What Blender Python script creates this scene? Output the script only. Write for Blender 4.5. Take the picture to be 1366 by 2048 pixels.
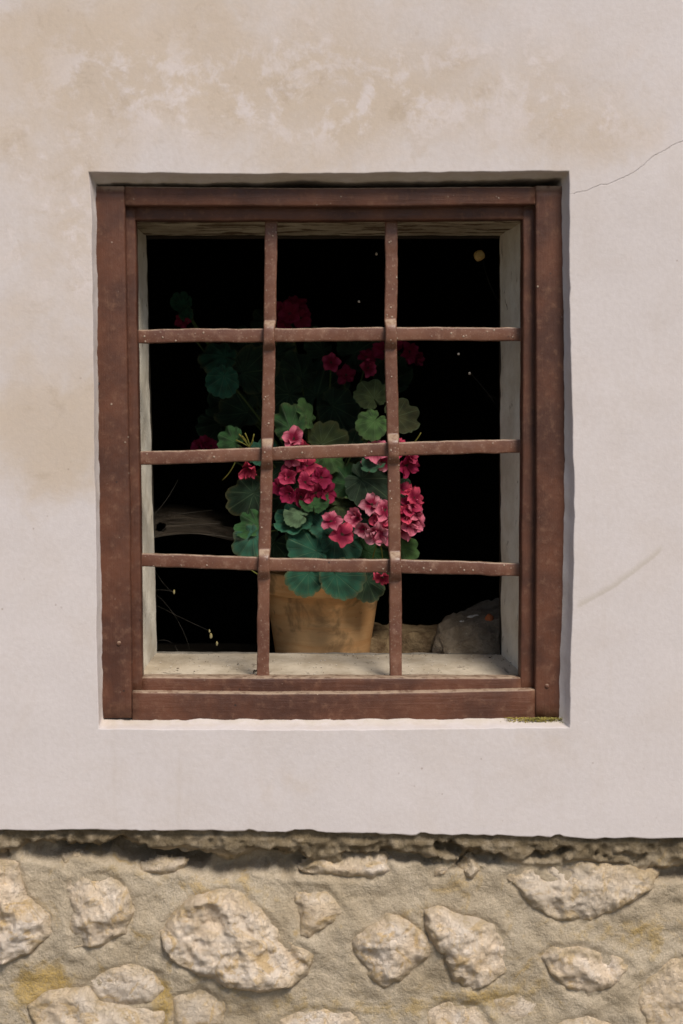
import bpy, math, random
import numpy as np
from mathutils import Vector, Matrix, Quaternion

for o in list(bpy.data.objects): bpy.data.objects.remove(o)
scene = bpy.context.scene
COL = scene.collection
rnd = random.Random(7)
R = math.radians

# ------------------------------------------------------------------ camera
F = 3230.0                 # focal length in photograph pixels (1366 x 2048)
D, H = 2.75, 1.50          # metres from the wall face, height of the lens
PITCH, YAW = R(4.14), R(1.5)
cam_d = bpy.data.cameras.new('camera'); cam = bpy.data.objects.new('camera', cam_d); COL.objects.link(cam)
cam.location = (0, -D, H); cam.rotation_euler = (R(90) - PITCH, 0, -YAW)
cam_d.sensor_fit = 'VERTICAL'; cam_d.sensor_height = 36.0; cam_d.lens = F * 36 / 2048
cam_d.clip_start = 0.05; cam_d.clip_end = 2000
cam_d.dof.use_dof = True; cam_d.dof.focus_distance = D + 0.27; cam_d.dof.aperture_fstop = 3.2
scene.camera = cam
# ------------------------------------------------------------------ sky, sun, exposure
EL, AZ = R(50), R(25)      # sun height; sun to the right of the wall's normal
S = Vector((math.sin(AZ) * math.cos(EL), -math.cos(AZ) * math.cos(EL), math.sin(EL)))
w = bpy.data.worlds.new('World'); scene.world = w; w.use_nodes = True
nt = w.node_tree; nt.nodes.clear()
sky = nt.nodes.new('ShaderNodeTexSky'); sky.sky_type = 'NISHITA'; sky.sun_disc = False
sky.sun_elevation = EL; sky.sun_rotation = math.atan2(S.x, S.y); sky.air_density = 1.0; sky.dust_density = 1.5
bg = nt.nodes.new('ShaderNodeBackground'); bg.inputs[1].default_value = 0.085
wo = nt.nodes.new('ShaderNodeOutputWorld')
nt.links.new(sky.outputs[0], bg.inputs[0]); nt.links.new(bg.outputs[0], wo.inputs[0])
sun_d = bpy.data.lights.new('sun', 'SUN'); sun = bpy.data.objects.new('sun', sun_d); COL.objects.link(sun)
sun_d.energy = 3.1; sun_d.angle = R(20); sun_d.color = (1.0, 0.93, 0.83)
sun.rotation_euler = S.to_track_quat('Z', 'Y').to_euler(); sun.location = S * 8
vs = scene.view_settings
vs.view_transform = 'Standard'; vs.look = 'None'; vs.gamma = 1; vs.exposure = 0.16; vs.use_curve_mapping = False
scene.render.engine = 'CYCLES'

# ------------------------------------------------------------------ helpers
_rot = cam.rotation_euler.to_matrix()
def P(px, py, y=0.0):
    """the point at distance y behind the wall face that the photograph shows at pixel (px, py)"""
    d = _rot @ Vector((px - 683, -(py - 1024), -F))
    t = (y + D) / d.y
    return Vector((d.x * t, y, H + d.z * t))
def px_m(n, y=0.0): return n * (D + y) / F

def _h(ix, iy, iz, s):
    n = (ix * 374761393 + iy * 668265263 + iz * 2147483647 + s * 974634773) & 0xffffffff
    n = ((n ^ (n >> 13)) * 1274126177) & 0xffffffff
    return ((n ^ (n >> 16)) & 0xffff) / 65535.0
def vnoise(p, s=0):
    p = np.asarray(p, float); i = np.floor(p).astype(np.int64); f = p - i; f = f * f * (3 - 2 * f)
    r = 0
    for dx in (0, 1):
        for dy in (0, 1):
            for dz in (0, 1):
                wgt = (f[:, 0] if dx else 1 - f[:, 0]) * (f[:, 1] if dy else 1 - f[:, 1]) * (f[:, 2] if dz else 1 - f[:, 2])
                r = r + wgt * _h(i[:, 0] + dx, i[:, 1] + dy, i[:, 2] + dz, s)
    return r * 2 - 1
def fbm(p, scale, octv=4, gain=0.5, s=0):
    p = np.asarray(p, float) * scale; a, r = 1.0, 0
    for k in range(octv):
        r = r + a * vnoise(p + 17.3 * k, s + k); p = p * 2.03; a *= gain
    return r
def ridged(p, scale, octv=4, gain=0.5, s=0):
    p = np.asarray(p, float) * scale; a, r = 1.0, 0
    for k in range(octv):
        r = r + a * (1 - np.abs(vnoise(p + 9.1 * k, s + k)) * 2); p = p * 2.1; a *= gain
    return r
def sstep(a, b, x):
    t = np.clip((x - a) / (b - a), 0, 1); return t * t * (3 - 2 * t)

def mk_mesh(name, verts, faces, mat=None, smooth=True, uv=None, attrs=None):
    me = bpy.data.meshes.new(name)
    me.from_pydata([tuple(v) for v in verts], [], [tuple(f) for f in faces])
    if mat: me.materials.append(mat)
    if smooth: me.polygons.foreach_set('use_smooth', [True] * len(me.polygons))
    if uv is not None:
        li = np.empty(len(me.loops), np.int32); me.loops.foreach_get('vertex_index', li)
        l = me.uv_layers.new(name='UVMap'); l.data.foreach_set('uv', np.asarray(uv, np.float32)[li].ravel())
    for k, v in (attrs or {}).items():
        me.attributes.new(k, 'FLOAT', 'POINT').data.foreach_set('value', np.asarray(v, np.float32))
    me.update(); return me
def obj(name, me, parent=None, loc=None, rot=None):
    o = bpy.data.objects.new(name, me); COL.objects.link(o)
    if parent: o.parent = parent
    if loc is not None: o.location = loc
    if rot is not None: o.rotation_euler = rot
    return o
def tag(o, label=None, cat=None, group=None, kind=None):
    for k, v in (('label', label), ('category', cat), ('group', group), ('kind', kind)):
        if v: o[k] = v
    return o
def thing(name, label, cat, loc=(0, 0, 0), group=None):
    o = obj(name, None, loc=loc); o.empty_display_size = 0.05
    return tag(o, label, cat, group)
def part(name, verts, faces, mat, parent, **kw):
    """a mesh given in world coordinates, hung under a parent that is only moved, never turned"""
    base = Vector((0, 0, 0)); q = parent
    while q: base += q.location; q = q.parent
    return obj(name, mk_mesh(name, [Vector(v) - base for v in verts], faces, mat, **kw), parent)

def loft(rings, closed=True, cap=True):
    n = len(rings[0]); V = [p for r in rings for p in r]; Fc = []
    for i in range(len(rings) - 1):
        for j in range(n if closed else n - 1):
            k = (j + 1) % n
            Fc.append((i * n + j, i * n + k, (i + 1) * n + k, (i + 1) * n + j))
    if cap and closed:
        Fc.append(tuple(range(n))[::-1]); Fc.append(tuple(range((len(rings) - 1) * n, len(rings) * n)))
    return V, Fc
def tube(path, rad, n=6):
    rings = []; path = [Vector(p) for p in path]
    for i, p in enumerate(path):
        t = (path[min(i + 1, len(path) - 1)] - path[max(i - 1, 0)]).normalized()
        a = t.cross(Vector((0.31, 0.2, 0.93))).normalized(); b = t.cross(a)
        r = rad[i] if hasattr(rad, '__len__') else rad
        rings.append([p + (a * math.cos(k * math.tau / n) + b * math.sin(k * math.tau / n)) * r for k in range(n)])
    return loft(rings)
def bezier(a, b, c, n):
    return [a * (1 - t) ** 2 + b * 2 * t * (1 - t) + c * t * t for t in [i / n for i in range(n + 1)]]
def resample(pts, step):
    out = [Vector(pts[0])]
    for a, b in zip(pts[:-1], pts[1:]):
        a, b = Vector(a), Vector(b); n = max(1, int((b - a).length / step + 0.5))
        out += [a.lerp(b, i / n) for i in range(1, n + 1)]
    return out
def sweep(path, side, width, thick, r=0.003, seg=3):
    """rounded-rectangle section: `width` along side, `thick` along the normal; the path is the middle"""
    rings = []; n = len(path)
    for i, p in enumerate(path):
        t = (path[min(i + 1, n - 1)] - path[max(i - 1, 0)]).normalized()
        s = (side - t * side.dot(t)).normalized(); nn = t.cross(s)
        wd = (width[i] if hasattr(width, '__len__') else width) / 2; th = (thick[i] if hasattr(thick, '__len__') else thick) / 2
        ring = []
        for q, (sx, sy) in enumerate(((1, 1), (-1, 1), (-1, -1), (1, -1))):
            for k in range(seg + 1):
                a = q * math.pi / 2 + k / seg * math.pi / 2
                ring.append(p + s * (sx * (wd - r) + math.cos(a) * r) + nn * (sy * (th - r) + math.sin(a) * r))
        rings.append(ring)
    return loft(rings)
def roughen(V, amp, scale, octv=3, s=0):
    A = np.array([tuple(v) for v in V])
    for k in range(3): A[:, k] += amp * fbm(A, scale, octv, 0.55, s + 11 * k)
    return A
def interp(pts, x):
    xs = [p[0] for p in pts]; ys = [p[1] for p in pts]
    return np.interp(x, xs, ys)

# ------------------------------------------------------------------ materials
class M:
    def __init__(s, name, rough=0.8, spec=0.3):
        s.m = bpy.data.materials.new(name); s.m.use_nodes = True; s.t = s.m.node_tree
        s.b = s.t.nodes['Principled BSDF']; s.b.inputs['Roughness'].default_value = rough
        s.b.inputs['Specular IOR Level'].default_value = spec
        s.co = s.n('ShaderNodeTexCoord').outputs['Object']
    def n(s, ty, ins=None, **at):
        nd = s.t.nodes.new(ty)
        for k, v in at.items(): setattr(nd, k, v)
        for k, v in (ins or {}).items(): s.set(nd.inputs[k], v)
        return nd
    def set(s, sock, v):
        if isinstance(v, bpy.types.NodeSocket): s.t.links.new(v, sock)
        else: sock.default_value = v
    def noise(s, sc, det=4, ro=0.55, dist=0, co=None, dim='3D'):
        return s.n('ShaderNodeTexNoise', {'Vector': co or s.co, 'Scale': sc, 'Detail': det, 'Roughness': ro, 'Distortion': dist}).outputs['Fac']
    def voro(s, sc, feat='F1', co=None):
        return s.n('ShaderNodeTexVoronoi', {'Vector': co or s.co, 'Scale': sc}, feature=feat).outputs['Distance']
    def ma(s, op, a, b=0.0, c=0.0, clamp=False):
        nd = s.n('ShaderNodeMath', operation=op, use_clamp=clamp)
        for i, v in enumerate((a, b, c)): s.set(nd.inputs[i], v)
        return nd.outputs[0]
    def mr(s, v, a, b, c=0.0, d=1.0, smooth=True):
        return s.n('ShaderNodeMapRange', {0: v, 1: a, 2: b, 3: c, 4: d}, interpolation_type='SMOOTHSTEP' if smooth else 'LINEAR').outputs[0]
    def mix(s, f, a, b, mode='MIX'):
        nd = s.n('ShaderNodeMix', data_type='RGBA', blend_type=mode)
        s.set(nd.inputs[0], f)
        for i, v in ((6, a), (7, b)): s.set(nd.inputs[i], v if isinstance(v, bpy.types.NodeSocket) else tuple(v) + (1,))
        return nd.outputs[2]
    def attr(s, name): return s.n('ShaderNodeAttribute', attribute_name=name).outputs['Fac']
    def color(s, c): s.set(s.b.inputs['Base Color'], c if isinstance(c, bpy.types.NodeSocket) else tuple(c) + (1,))
    def rough(s, v): s.set(s.b.inputs['Roughness'], v)
    def bump(s, h, dist=0.002, st=1.0, prev=None):
        ins = {'Height': h, 'Distance': dist, 'Strength': st}
        if prev: ins['Normal'] = prev
        o = s.n('ShaderNodeBump', ins).outputs[0]; s.set(s.b.inputs['Normal'], o); return o
    def curve_z(s, pts, wob=0.0):
        """signed height above a line drawn on the wall (pts in pixels of the wall face), and a 0..1 mask of its run"""
        W = [P(x, y) for x, y in pts]; x0, x1 = W[0].x, W[-1].x
        z0 = min(p.z for p in W) - 0.01; z1 = max(p.z for p in W) + 0.01
        sp = s.n('ShaderNodeSeparateXYZ', {0: s.co})
        u = s.mr(sp.outputs[0], x0, x1, 0, 1, False)
        fc = s.n('ShaderNodeFloatCurve', {'Value': u}); cv = fc.mapping.curves[0]
        while len(cv.points) < len(W): cv.points.new(0.5, 0.5)
        for q, p in zip(cv.points, W): q.location = ((p.x - x0) / (x1 - x0), (p.z - z0) / (z1 - z0))
        fc.mapping.update()
        z = s.mr(fc.outputs[0], 0, 1, z0, z1, False)
        d = s.ma('SUBTRACT', sp.outputs[2], z)
        if wob:
            d = s.ma('ADD', d, s.ma('MULTIPLY', s.ma('SUBTRACT', s.noise(30, 5, 0.6), 0.5), wob))
        run = s.ma('MULTIPLY', s.mr(sp.outputs[0], x0, x0 + 0.01), s.mr(sp.outputs[0], x1, x1 - 0.01))
        return d, run

def lin(r, g, b): return tuple(((c / 255) / 12.92 if c / 255 < 0.04045 else ((c / 255 + 0.055) / 1.055) ** 2.4) for c in (r, g, b))

# plaster: limewashed, damp beige clouds, flaked whiter patches
m = M('limewashed plaster', 0.92, 0.15); 
beige = m.attr('beige'); flake = m.attr('flake')
n1 = m.noise(4.5, 8, 0.6, 0.4); n2 = m.noise(30, 7, 0.68, 0.3); n3 = m.noise(120, 5, 0.6); n4 = m.noise(13, 9, 0.70, 0.35)
mb = m.mr(m.ma('ADD', beige, m.ma('ADD', m.ma('MULTIPLY', m.ma('SUBTRACT', n1, 0.5), 1.1), m.ma('MULTIPLY', m.ma('SUBTRACT', n4, 0.5), 0.9))), 0.22, 0.85)
mf = m.ma('MULTIPLY', m.mr(m.ma('ADD', m.ma('MULTIPLY', n4, 0.65), m.ma('MULTIPLY', n2, 0.35)), 0.48, 0.59), flake)
md = m.ma('MULTIPLY', m.mr(m.noise(18, 8, 0.72, 0.4), 0.54, 0.66), m.ma('MAXIMUM', mb, m.ma('MULTIPLY', flake, 0.7)))
c = m.mix(mb, (0.645, 0.585, 0.575), (0.575, 0.475, 0.390))
c = m.mix(m.ma('MULTIPLY', md, 0.6), c, (0.475, 0.38, 0.295))
c = m.mix(m.ma('MULTIPLY', mf, 0.9), c, (0.685, 0.61, 0.595))
c = m.mix(m.mr(m.noise(6, 9, 0.72, 0.5), 0.42, 0.66, 0, 0.26), c, (0.56, 0.475, 0.42))
mps = m.n('ShaderNodeMapping', {'Vector': m.co, 'Scale': (9, 1, 0.7)}).outputs[0]
c = m.mix(m.mr(m.noise(3, 6, 0.65, 0, mps), 0.55, 0.75, 0, 0.18), c, (0.50, 0.42, 0.35))
c = m.mix(m.mr(n3, 0.3, 0.7, 0.0, 0.14), c, (0.42, 0.36, 0.32))
sp = m.voro(34); spk = m.ma('MULTIPLY', m.mr(sp, 0.075, 0.045), m.mr(m.noise(3.1, 2), 0.55, 0.62))
c = m.mix(m.ma('MULTIPLY', spk, 0.55), c, (0.30, 0.22, 0.18))
d, run = m.curve_z([(1138, 388), (1180, 379), (1225, 366), (1262, 348), (1298, 320), (1330, 299), (1372, 281), (1480, 225)], 0.018)
ck = m.ma('MULTIPLY', m.mr(m.ma('ABSOLUTE', d), 0.0013, 0.0002), run)
c = m.mix(m.ma('MULTIPLY', ck, m.mr(m.noise(25, 4), 0.35, 0.6, 0.05, 0.30)), c, (0.32, 0.27, 0.23))
d2, run2 = m.curve_z([(1150, 1218), (1200, 1192), (1240, 1166), (1282, 1135), (1330, 1098)], 0.012)
st = m.ma('MULTIPLY', m.ma('MULTIPLY', m.mr(d2, -0.004, 0.001), m.mr(d2, 0.016, 0.001)), run2)
c = m.mix(m.ma('MULTIPLY', st, 0.5), c, (0.46, 0.40, 0.33))
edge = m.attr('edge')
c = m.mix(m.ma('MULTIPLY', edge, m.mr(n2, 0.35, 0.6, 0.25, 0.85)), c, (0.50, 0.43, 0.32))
m.color(c)
hgt = m.ma('ADD', m.ma('MULTIPLY', mf, 0.08), m.ma('ADD', m.ma('ADD', m.ma('MULTIPLY', n3, 0.30), m.ma('MULTIPLY', m.noise(420, 3, 0.6), 0.16)), m.ma('MULTIPLY', n2, 0.14)))
hgt = m.ma('SUBTRACT', hgt, m.ma('MULTIPLY', ck, 0.8))
m.bump(hgt, 0.0016, 0.8); MAT_PLASTER = m.m

# sandy mortar of the base
m = M('sandy mortar', 0.95, 0.1)
n1 = m.noise(7, 7, 0.62, 0.6); n2 = m.noise(240, 4, 0.7); n3 = m.noise(42, 7, 0.65); n4 = m.noise(15, 6, 0.7, 1.0)
c = m.mix(m.mr(n1, 0.35, 0.65), (0.46, 0.37, 0.26), (0.55, 0.46, 0.35))
c = m.mix(m.mr(n4, 0.54, 0.70, 0, 0.8), c, (0.50, 0.345, 0.145))
c = m.mix(m.mr(m.ma('ADD', m.attr('ochre'), m.ma('MULTIPLY', m.ma('SUBTRACT', n3, 0.5), 2.2)), 0.35, 1.1, 0, 0.85), c, (0.50, 0.33, 0.09))
c = m.mix(m.mr(n3, 0.56, 0.75, 0, 0.5), c, (0.27, 0.215, 0.15))
c = m.mix(m.mr(n2, 0.4, 0.65, 0.45, 0.0), c, (0.30, 0.245, 0.17))
c = m.mix(m.ma('MULTIPLY', m.attr('crust'), m.mr(n3, 0.3, 0.6, 0.5, 1.0)), c, (0.17, 0.13, 0.08))  # brown crust, deepened in colour for the shadow under the plaster edge
m.color(c)
m.bump(m.ma('ADD', m.ma('MULTIPLY', n2, 0.35), m.ma('MULTIPLY', n3, 1.0)), 0.007, 0.95); MAT_MORTAR = m.m

# pale limestone
m = M('pale limestone', 0.9, 0.2)
n1 = m.noise(9, 8, 0.65, 0.8); n2 = m.noise(60, 8, 0.7, 0.6); n3 = m.noise(22, 6, 0.65, 1.5); v = m.voro(26, 'DISTANCE_TO_EDGE', m.n('ShaderNodeVectorMath', {0: m.co, 1: m.n('ShaderNodeTexNoise', {'Vector': m.co, 'Scale': 18.0}).outputs['Color']}, operation='ADD').outputs[0])
c = m.mix(m.mr(n1, 0.38, 0.62), (0.76, 0.60, 0.44), (0.80, 0.69, 0.59))
c = m.mix(m.mr(n3, 0.50, 0.64, 0, 0.75), c, (0.64, 0.43, 0.19))
c = m.mix(m.mr(n2, 0.46, 0.30, 0, 0.55), c, (0.46, 0.34, 0.23))
rn = m.n('ShaderNodeObjectInfo').outputs['Random']
c = m.mix(m.mr(rn, 0.2, 1.0, 0.0, 0.38), c, (0.56, 0.44, 0.29))
c = m.mix(m.ma('MULTIPLY', m.attr('rim'), m.mr(n2, 0.35, 0.65, 0.4, 1.0)), c, (0.47, 0.365, 0.235))
m.color(c)
m.bump(m.ma('ADD', n2, m.ma('MULTIPLY', m.mr(v, 0.0, 0.05), 0.25)), 0.007, 0.9); MAT_STONE = m.m

# red-brown paint on wood and on iron
def paint(name, base, dark, dust, rough, grain, speck):
    m = M(name, rough, 0.4)
    co = m.co
    n1 = m.noise(9, 6, 0.6); n2 = m.noise(70, 6, 0.7)
    c = m.mix(m.mr(n1, 0.35, 0.68), dark, base)
    c = m.mix(m.mr(n2, 0.5, 0.78, 0, 0.55), c, dust)
    v = m.voro(95); sp = m.ma('MULTIPLY', m.mr(v, 0.22, 0.10), m.mr(m.noise(40, 3), 0.62 - speck, 0.70 - speck))
    c = m.mix(m.ma('MULTIPLY', sp, 0.75), c, (0.46, 0.36, 0.27))
    c = m.mix(m.ma('MULTIPLY', m.mr(m.noise(330, 3, 0.6), 0.60, 0.72), speck * 5.0), c, (0.45, 0.34, 0.25))
    vd = m.voro(40); sd = m.ma('MULTIPLY', m.mr(vd, 0.11, 0.06), m.mr(m.noise(17, 3), 0.55, 0.62))
    c = m.mix(m.ma('MULTIPLY', sd, 0.8), c, (0.02, 0.013, 0.01))
    ge = m.n('ShaderNodeNewGeometry').outputs['Pointiness']
    c = m.mix(m.ma('MULTIPLY', m.mr(ge, 0.53, 0.62), m.mr(n2, 0.40, 0.6, 0.1, 0.8)), c, dust)
    up = m.n('ShaderNodeSeparateXYZ', {0: m.n('ShaderNodeNewGeometry').outputs['Normal']}).outputs[2]
    c = m.mix(m.ma('MULTIPLY', m.mr(up, 0.30, 0.85), m.mr(n2, 0.35, 0.55, 0.25, 0.85)), c, (0.42, 0.31, 0.22))   # upward faces paler: settled dust plus painted-in highlight
    m.color(c); m.rough(m.mr(n2, 0.3, 0.7, rough - 0.1, rough + 0.2))
    h = m.ma('ADD', n2, m.ma('MULTIPLY', sp, 1.2))
    pv = m.bump(h, 0.0012, 0.7)
    if grain:
        mp = m.n('ShaderNodeMapping', {'Vector': co, 'Scale': grain}).outputs[0]
        m.bump(m.noise(14, 6, 0.65, 0.6, mp), 0.0015, 0.7, pv)
    return m.m
MAT_WOOD_V = paint('red-brown paint on upright wood', (0.125, 0.046, 0.024), (0.066, 0.025, 0.015), (0.23, 0.12, 0.072), 0.5, (12, 12, 0.8), 0.0)
MAT_WOOD_H = paint('red-brown paint on level wood', (0.125, 0.046, 0.024), (0.066, 0.025, 0.015), (0.23, 0.12, 0.072), 0.5, (0.8, 12, 12), 0.0)
MAT_IRON = paint('red-brown paint on hammered iron', (0.190, 0.084, 0.050), (0.115, 0.046, 0.029), (0.36, 0.22, 0.15), 0.38, None, 0.12)

# old white paint on the inner jambs
def oldwhite(name, base, dark, bare, amt, grain):
    m = M(name, 0.85, 0.2)
    mp = m.n('ShaderNodeMapping', {'Vector': m.co, 'Scale': grain}).outputs[0]
    n1 = m.noise(20, 8, 0.65, 0.5, mp); n2 = m.noise(9, 6, 0.65); n3 = m.noise(150, 4, 0.6)
    c = m.mix(m.mr(n2, 0.35, 0.65), base, dark)
    c = m.mix(m.mr(n1, 0.62 - amt, 0.70 - amt), c, bare)
    c = m.mix(m.mr(n3, 0.55, 0.75, 0, 0.5), c, dark)
    m.color(c); m.bump(m.ma('ADD', m.ma('MULTIPLY', n1, 1.0), m.ma('MULTIPLY', n3, 0.3)), 0.0025, 0.8)
    return m.m
MAT_JAMB = oldwhite('old limewash on jamb', (0.72, 0.675, 0.58), (0.56, 0.50, 0.40), (0.16, 0.11, 0.07), 0.0, (3, 3, 1))
MAT_LINTEL = oldwhite('flaking white paint on wood', (0.46, 0.41, 0.31), (0.30, 0.25, 0.18), (0.11, 0.075, 0.045), 0.13, (0.5, 3, 6))
MAT_SILL = oldwhite('dusty cement sill', (0.53, 0.455, 0.355), (0.36, 0.295, 0.215), (0.19, 0.155, 0.12), 0.03, (1, 1, 1))

def simple(name, a, b, sc=8, rough=0.9, bump=0.002, bs=60):
    m = M(name, rough, 0.2)
    m.color(m.mix(m.mr(m.noise(sc, 6, 0.65), 0.35, 0.65), a, b)); m.bump(m.noise(bs, 6, 0.7), bump, 0.8); return m.m
MAT_DARKWOOD = simple('dark weathered wood', (0.030, 0.024, 0.018), (0.055, 0.042, 0.03))
MAT_SILLEDGE = simple('grey stone edge', (0.17, 0.15, 0.12), (0.27, 0.24, 0.20), 30)
MAT_ROOM = simple('darkened room plaster', (0.06, 0.054, 0.048), (0.10, 0.09, 0.08), 3)  # walls coloured dark so the room reads unlit
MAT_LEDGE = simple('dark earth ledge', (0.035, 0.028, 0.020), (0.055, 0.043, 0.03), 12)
MAT_SOIL = simple('potting soil', (0.02, 0.014, 0.01), (0.045, 0.03, 0.02), 40, 0.95, 0.004, 120)
MAT_GROUND = simple('pale gravelly ground', (0.15, 0.13, 0.095), (0.21, 0.185, 0.14), 2, 0.95, 0.01, 30)
MAT_BROWNROCK = simple('brown rubble', (0.15, 0.095, 0.05), (0.34, 0.24, 0.13), 34, 0.95, 0.012, 55)
MAT_HUSK = simple('dry husk', (0.34, 0.22, 0.07), (0.42, 0.30, 0.12), 90, 0.7)
MAT_ORANGE = simple('orange clay', (0.42, 0.12, 0.04), (0.30, 0.09, 0.035), 80, 0.9)
MAT_PALE = simple('pale chips', (0.60, 0.55, 0.48), (0.48, 0.42, 0.34), 60)
MAT_GRIT = simple('dark grit', (0.05, 0.035, 0.025), (0.13, 0.095, 0.06), 90)
MAT_DRYPETAL = simple('dried yellow petal', (0.30, 0.24, 0.08), (0.36, 0.32, 0.18), 90)
MAT_MOSS = simple('yellow-green moss', (0.42, 0.33, 0.09), (0.22, 0.20, 0.06), 30, 0.95)
MAT_STEM = simple('green stem', (0.07, 0.12, 0.035), (0.11, 0.13, 0.04), 30, 0.6, 0.0005, 200)
MAT_TWIG = simple('yellow-green twig', (0.24, 0.20, 0.04), (0.16, 0.17, 0.035), 60, 0.6)

m = M('grey rough stone', 0.92, 0.2)
n1 = m.noise(30, 8, 0.7); n2 = m.noise(190, 6, 0.75)
c = m.mix(m.mr(n1, 0.35, 0.65), (0.20, 0.15, 0.10), (0.34, 0.27, 0.19))
c = m.mix(m.mr(n2, 0.58, 0.70), c, (0.45, 0.39, 0.30)); m.color(c)
m.bump(m.ma('ADD', n1, n2), 0.008, 1.0); MAT_GREYROCK = m.m

# terracotta
m = M('ochre terracotta', 0.85, 0.2)
mp = m.n('ShaderNodeMapping', {'Vector': m.co, 'Scale': (0.6, 0.6, 5)}).outputs[0]
n1 = m.noise(10, 6, 0.6, 0.3, mp); n2 = m.noise(30, 7, 0.7); n3 = m.noise(13, 5, 0.6, 0.6)
c = m.mix(m.mr(n1, 0.35, 0.65), (0.58, 0.295, 0.115), (0.66, 0.385, 0.175))
c = m.mix(m.mr(n3, 0.50, 0.66, 0, 0.75), c, (0.19, 0.115, 0.055))  # dark blotches stand in for leaf shadow, partly smoky damp stains
c = m.mix(m.mr(n2, 0.64, 0.72, 0, 0.8), c, (0.10, 0.055, 0.025)); m.color(c)
m.bump(m.ma('ADD', n1, m.ma('MULTIPLY', n2, 0.6)), 0.002, 0.8); MAT_POT = m.m

# pelargonium leaf: radial veins, darker zone, tint from the object's colour
m = M('pelargonium leaf', 0.46, 0.4)
uv = m.n('ShaderNodeUVMap', uv_map='UVMap'); sx = m.n('ShaderNodeSeparateXYZ', {0: uv.outputs[0]})
u, v = sx.outputs[0], sx.outputs[1]
oi = m.n('ShaderNodeObjectInfo'); tint = oi.outputs['Color']
def veins(k, wd):
    q = m.ma('ABSOLUTE', m.ma('SUBTRACT', m.ma('FRACT', m.ma('MULTIPLY', u, float(k))), 0.5))
    ww = m.ma('DIVIDE', wd, m.ma('ADD', v, 0.12))
    return m.ma('SUBTRACT', 1.0, m.mr(m.ma('DIVIDE', q, ww), 0.4, 1.2))
v1 = veins(9, 0.028); v2 = m.ma('MULTIPLY', veins(27, 0.05), m.mr(v, 0.35, 0.7))
nz = m.noise(35, 5, 0.6); nf = m.noise(260, 3, 0.6)
zone = m.ma('MULTIPLY', m.mr(v, 0.35, 0.55), m.mr(v, 0.85, 0.62))
c = m.mix(m.ma('MULTIPLY', zone, 0.6), tint, m.mix(0.75, tint, (0.012, 0.02, 0.012), 'MIX'))
c = m.mix(m.mr(nz, 0.4, 0.7, 0, 0.35), c, m.mix(0.5, tint, (0.10, 0.13, 0.04)))
c = m.mix(m.mr(v, 0.90, 1.0, 0, 0.45), c, m.mix(0.5, tint, (0.20, 0.34, 0.18)))
c = m.mix(m.ma('MULTIPLY', v1, 0.65), c, m.mix(0.5, tint, (0.30, 0.42, 0.22)))
c = m.mix(m.ma('MULTIPLY', v2, 0.35), c, m.mix(0.5, tint, (0.2, 0.28, 0.12)))
m.color(c)
hh = m.ma('SUBTRACT', m.ma('MULTIPLY', nf, 0.35), m.ma('ADD', m.ma('MULTIPLY', v1, 0.6), m.ma('MULTIPLY', v2, 0.4)))
m.bump(m.ma('ADD', hh, m.ma('MULTIPLY', nz, 0.8)), 0.0035, 1.0)
tr = m.n('ShaderNodeBsdfTranslucent', {'Color': m.mix(0.5, c, (0.12, 0.22, 0.03))})
brn = m.ma('MULTIPLY', m.mr(m.ma('ADD', v, m.ma('MULTIPLY', m.ma('SUBTRACT', nz, 0.5), 0.9)), 0.86, 1.02), m.mr(oi.outputs['Random'], 0.45, 0.85))
m.color(m.mix(m.ma('MULTIPLY', brn, 0.7), c, (0.20, 0.135, 0.045)))
ms = m.n('ShaderNodeMixShader', {0: 0.16, 1: m.b.outputs[0], 2: tr.outputs[0]})
m.t.links.new(ms.outputs[0], m.t.nodes['Material Output'].inputs[0]); MAT_LEAF = m.m

# petals: crimson throat and veins, outer tint from the object's colour
m = M('pelargonium petal', 0.55, 0.25)
uv = m.n('ShaderNodeUVMap', uv_map='UVMap'); sx = m.n('ShaderNodeSeparateXYZ', {0: uv.outputs[0]})
u, v = sx.outputs[0], sx.outputs[1]
tint = m.n('ShaderNodeObjectInfo').outputs['Color']
q = m.ma('ABSOLUTE', m.ma('SUBTRACT', m.ma('FRACT', m.ma('MULTIPLY', u, 7.0)), 0.5))
vein = m.ma('MULTIPLY', m.mr(q, 0.16, 0.0), m.mr(v, 1.0, 0.45))
c = m.mix(m.mr(m.ma('ADD', v, m.ma('MULTIPLY', m.ma('SUBTRACT', m.noise(60, 3), 0.5), 0.3)), 0.30, 0.86), (0.26, 0.006, 0.04), tint)
c = m.mix(m.ma('MULTIPLY', vein, 0.65), c, (0.34, 0.012, 0.06))
c = m.mix(m.mr(v, 0.14, 0.06), c, (0.06, 0.035, 0.02))
m.color(c); m.bump(m.ma('ADD', vein, m.noise(120, 3)), 0.0008, 0.7)
tr = m.n('ShaderNodeBsdfTranslucent', {'Color': c})
ms = m.n('ShaderNodeMixShader', {0: 0.25, 1: m.b.outputs[0], 2: tr.outputs[0]})
m.t.links.new(ms.outputs[0], m.t.nodes['Material Output'].inputs[0]); MAT_PETAL = m.m

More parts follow.
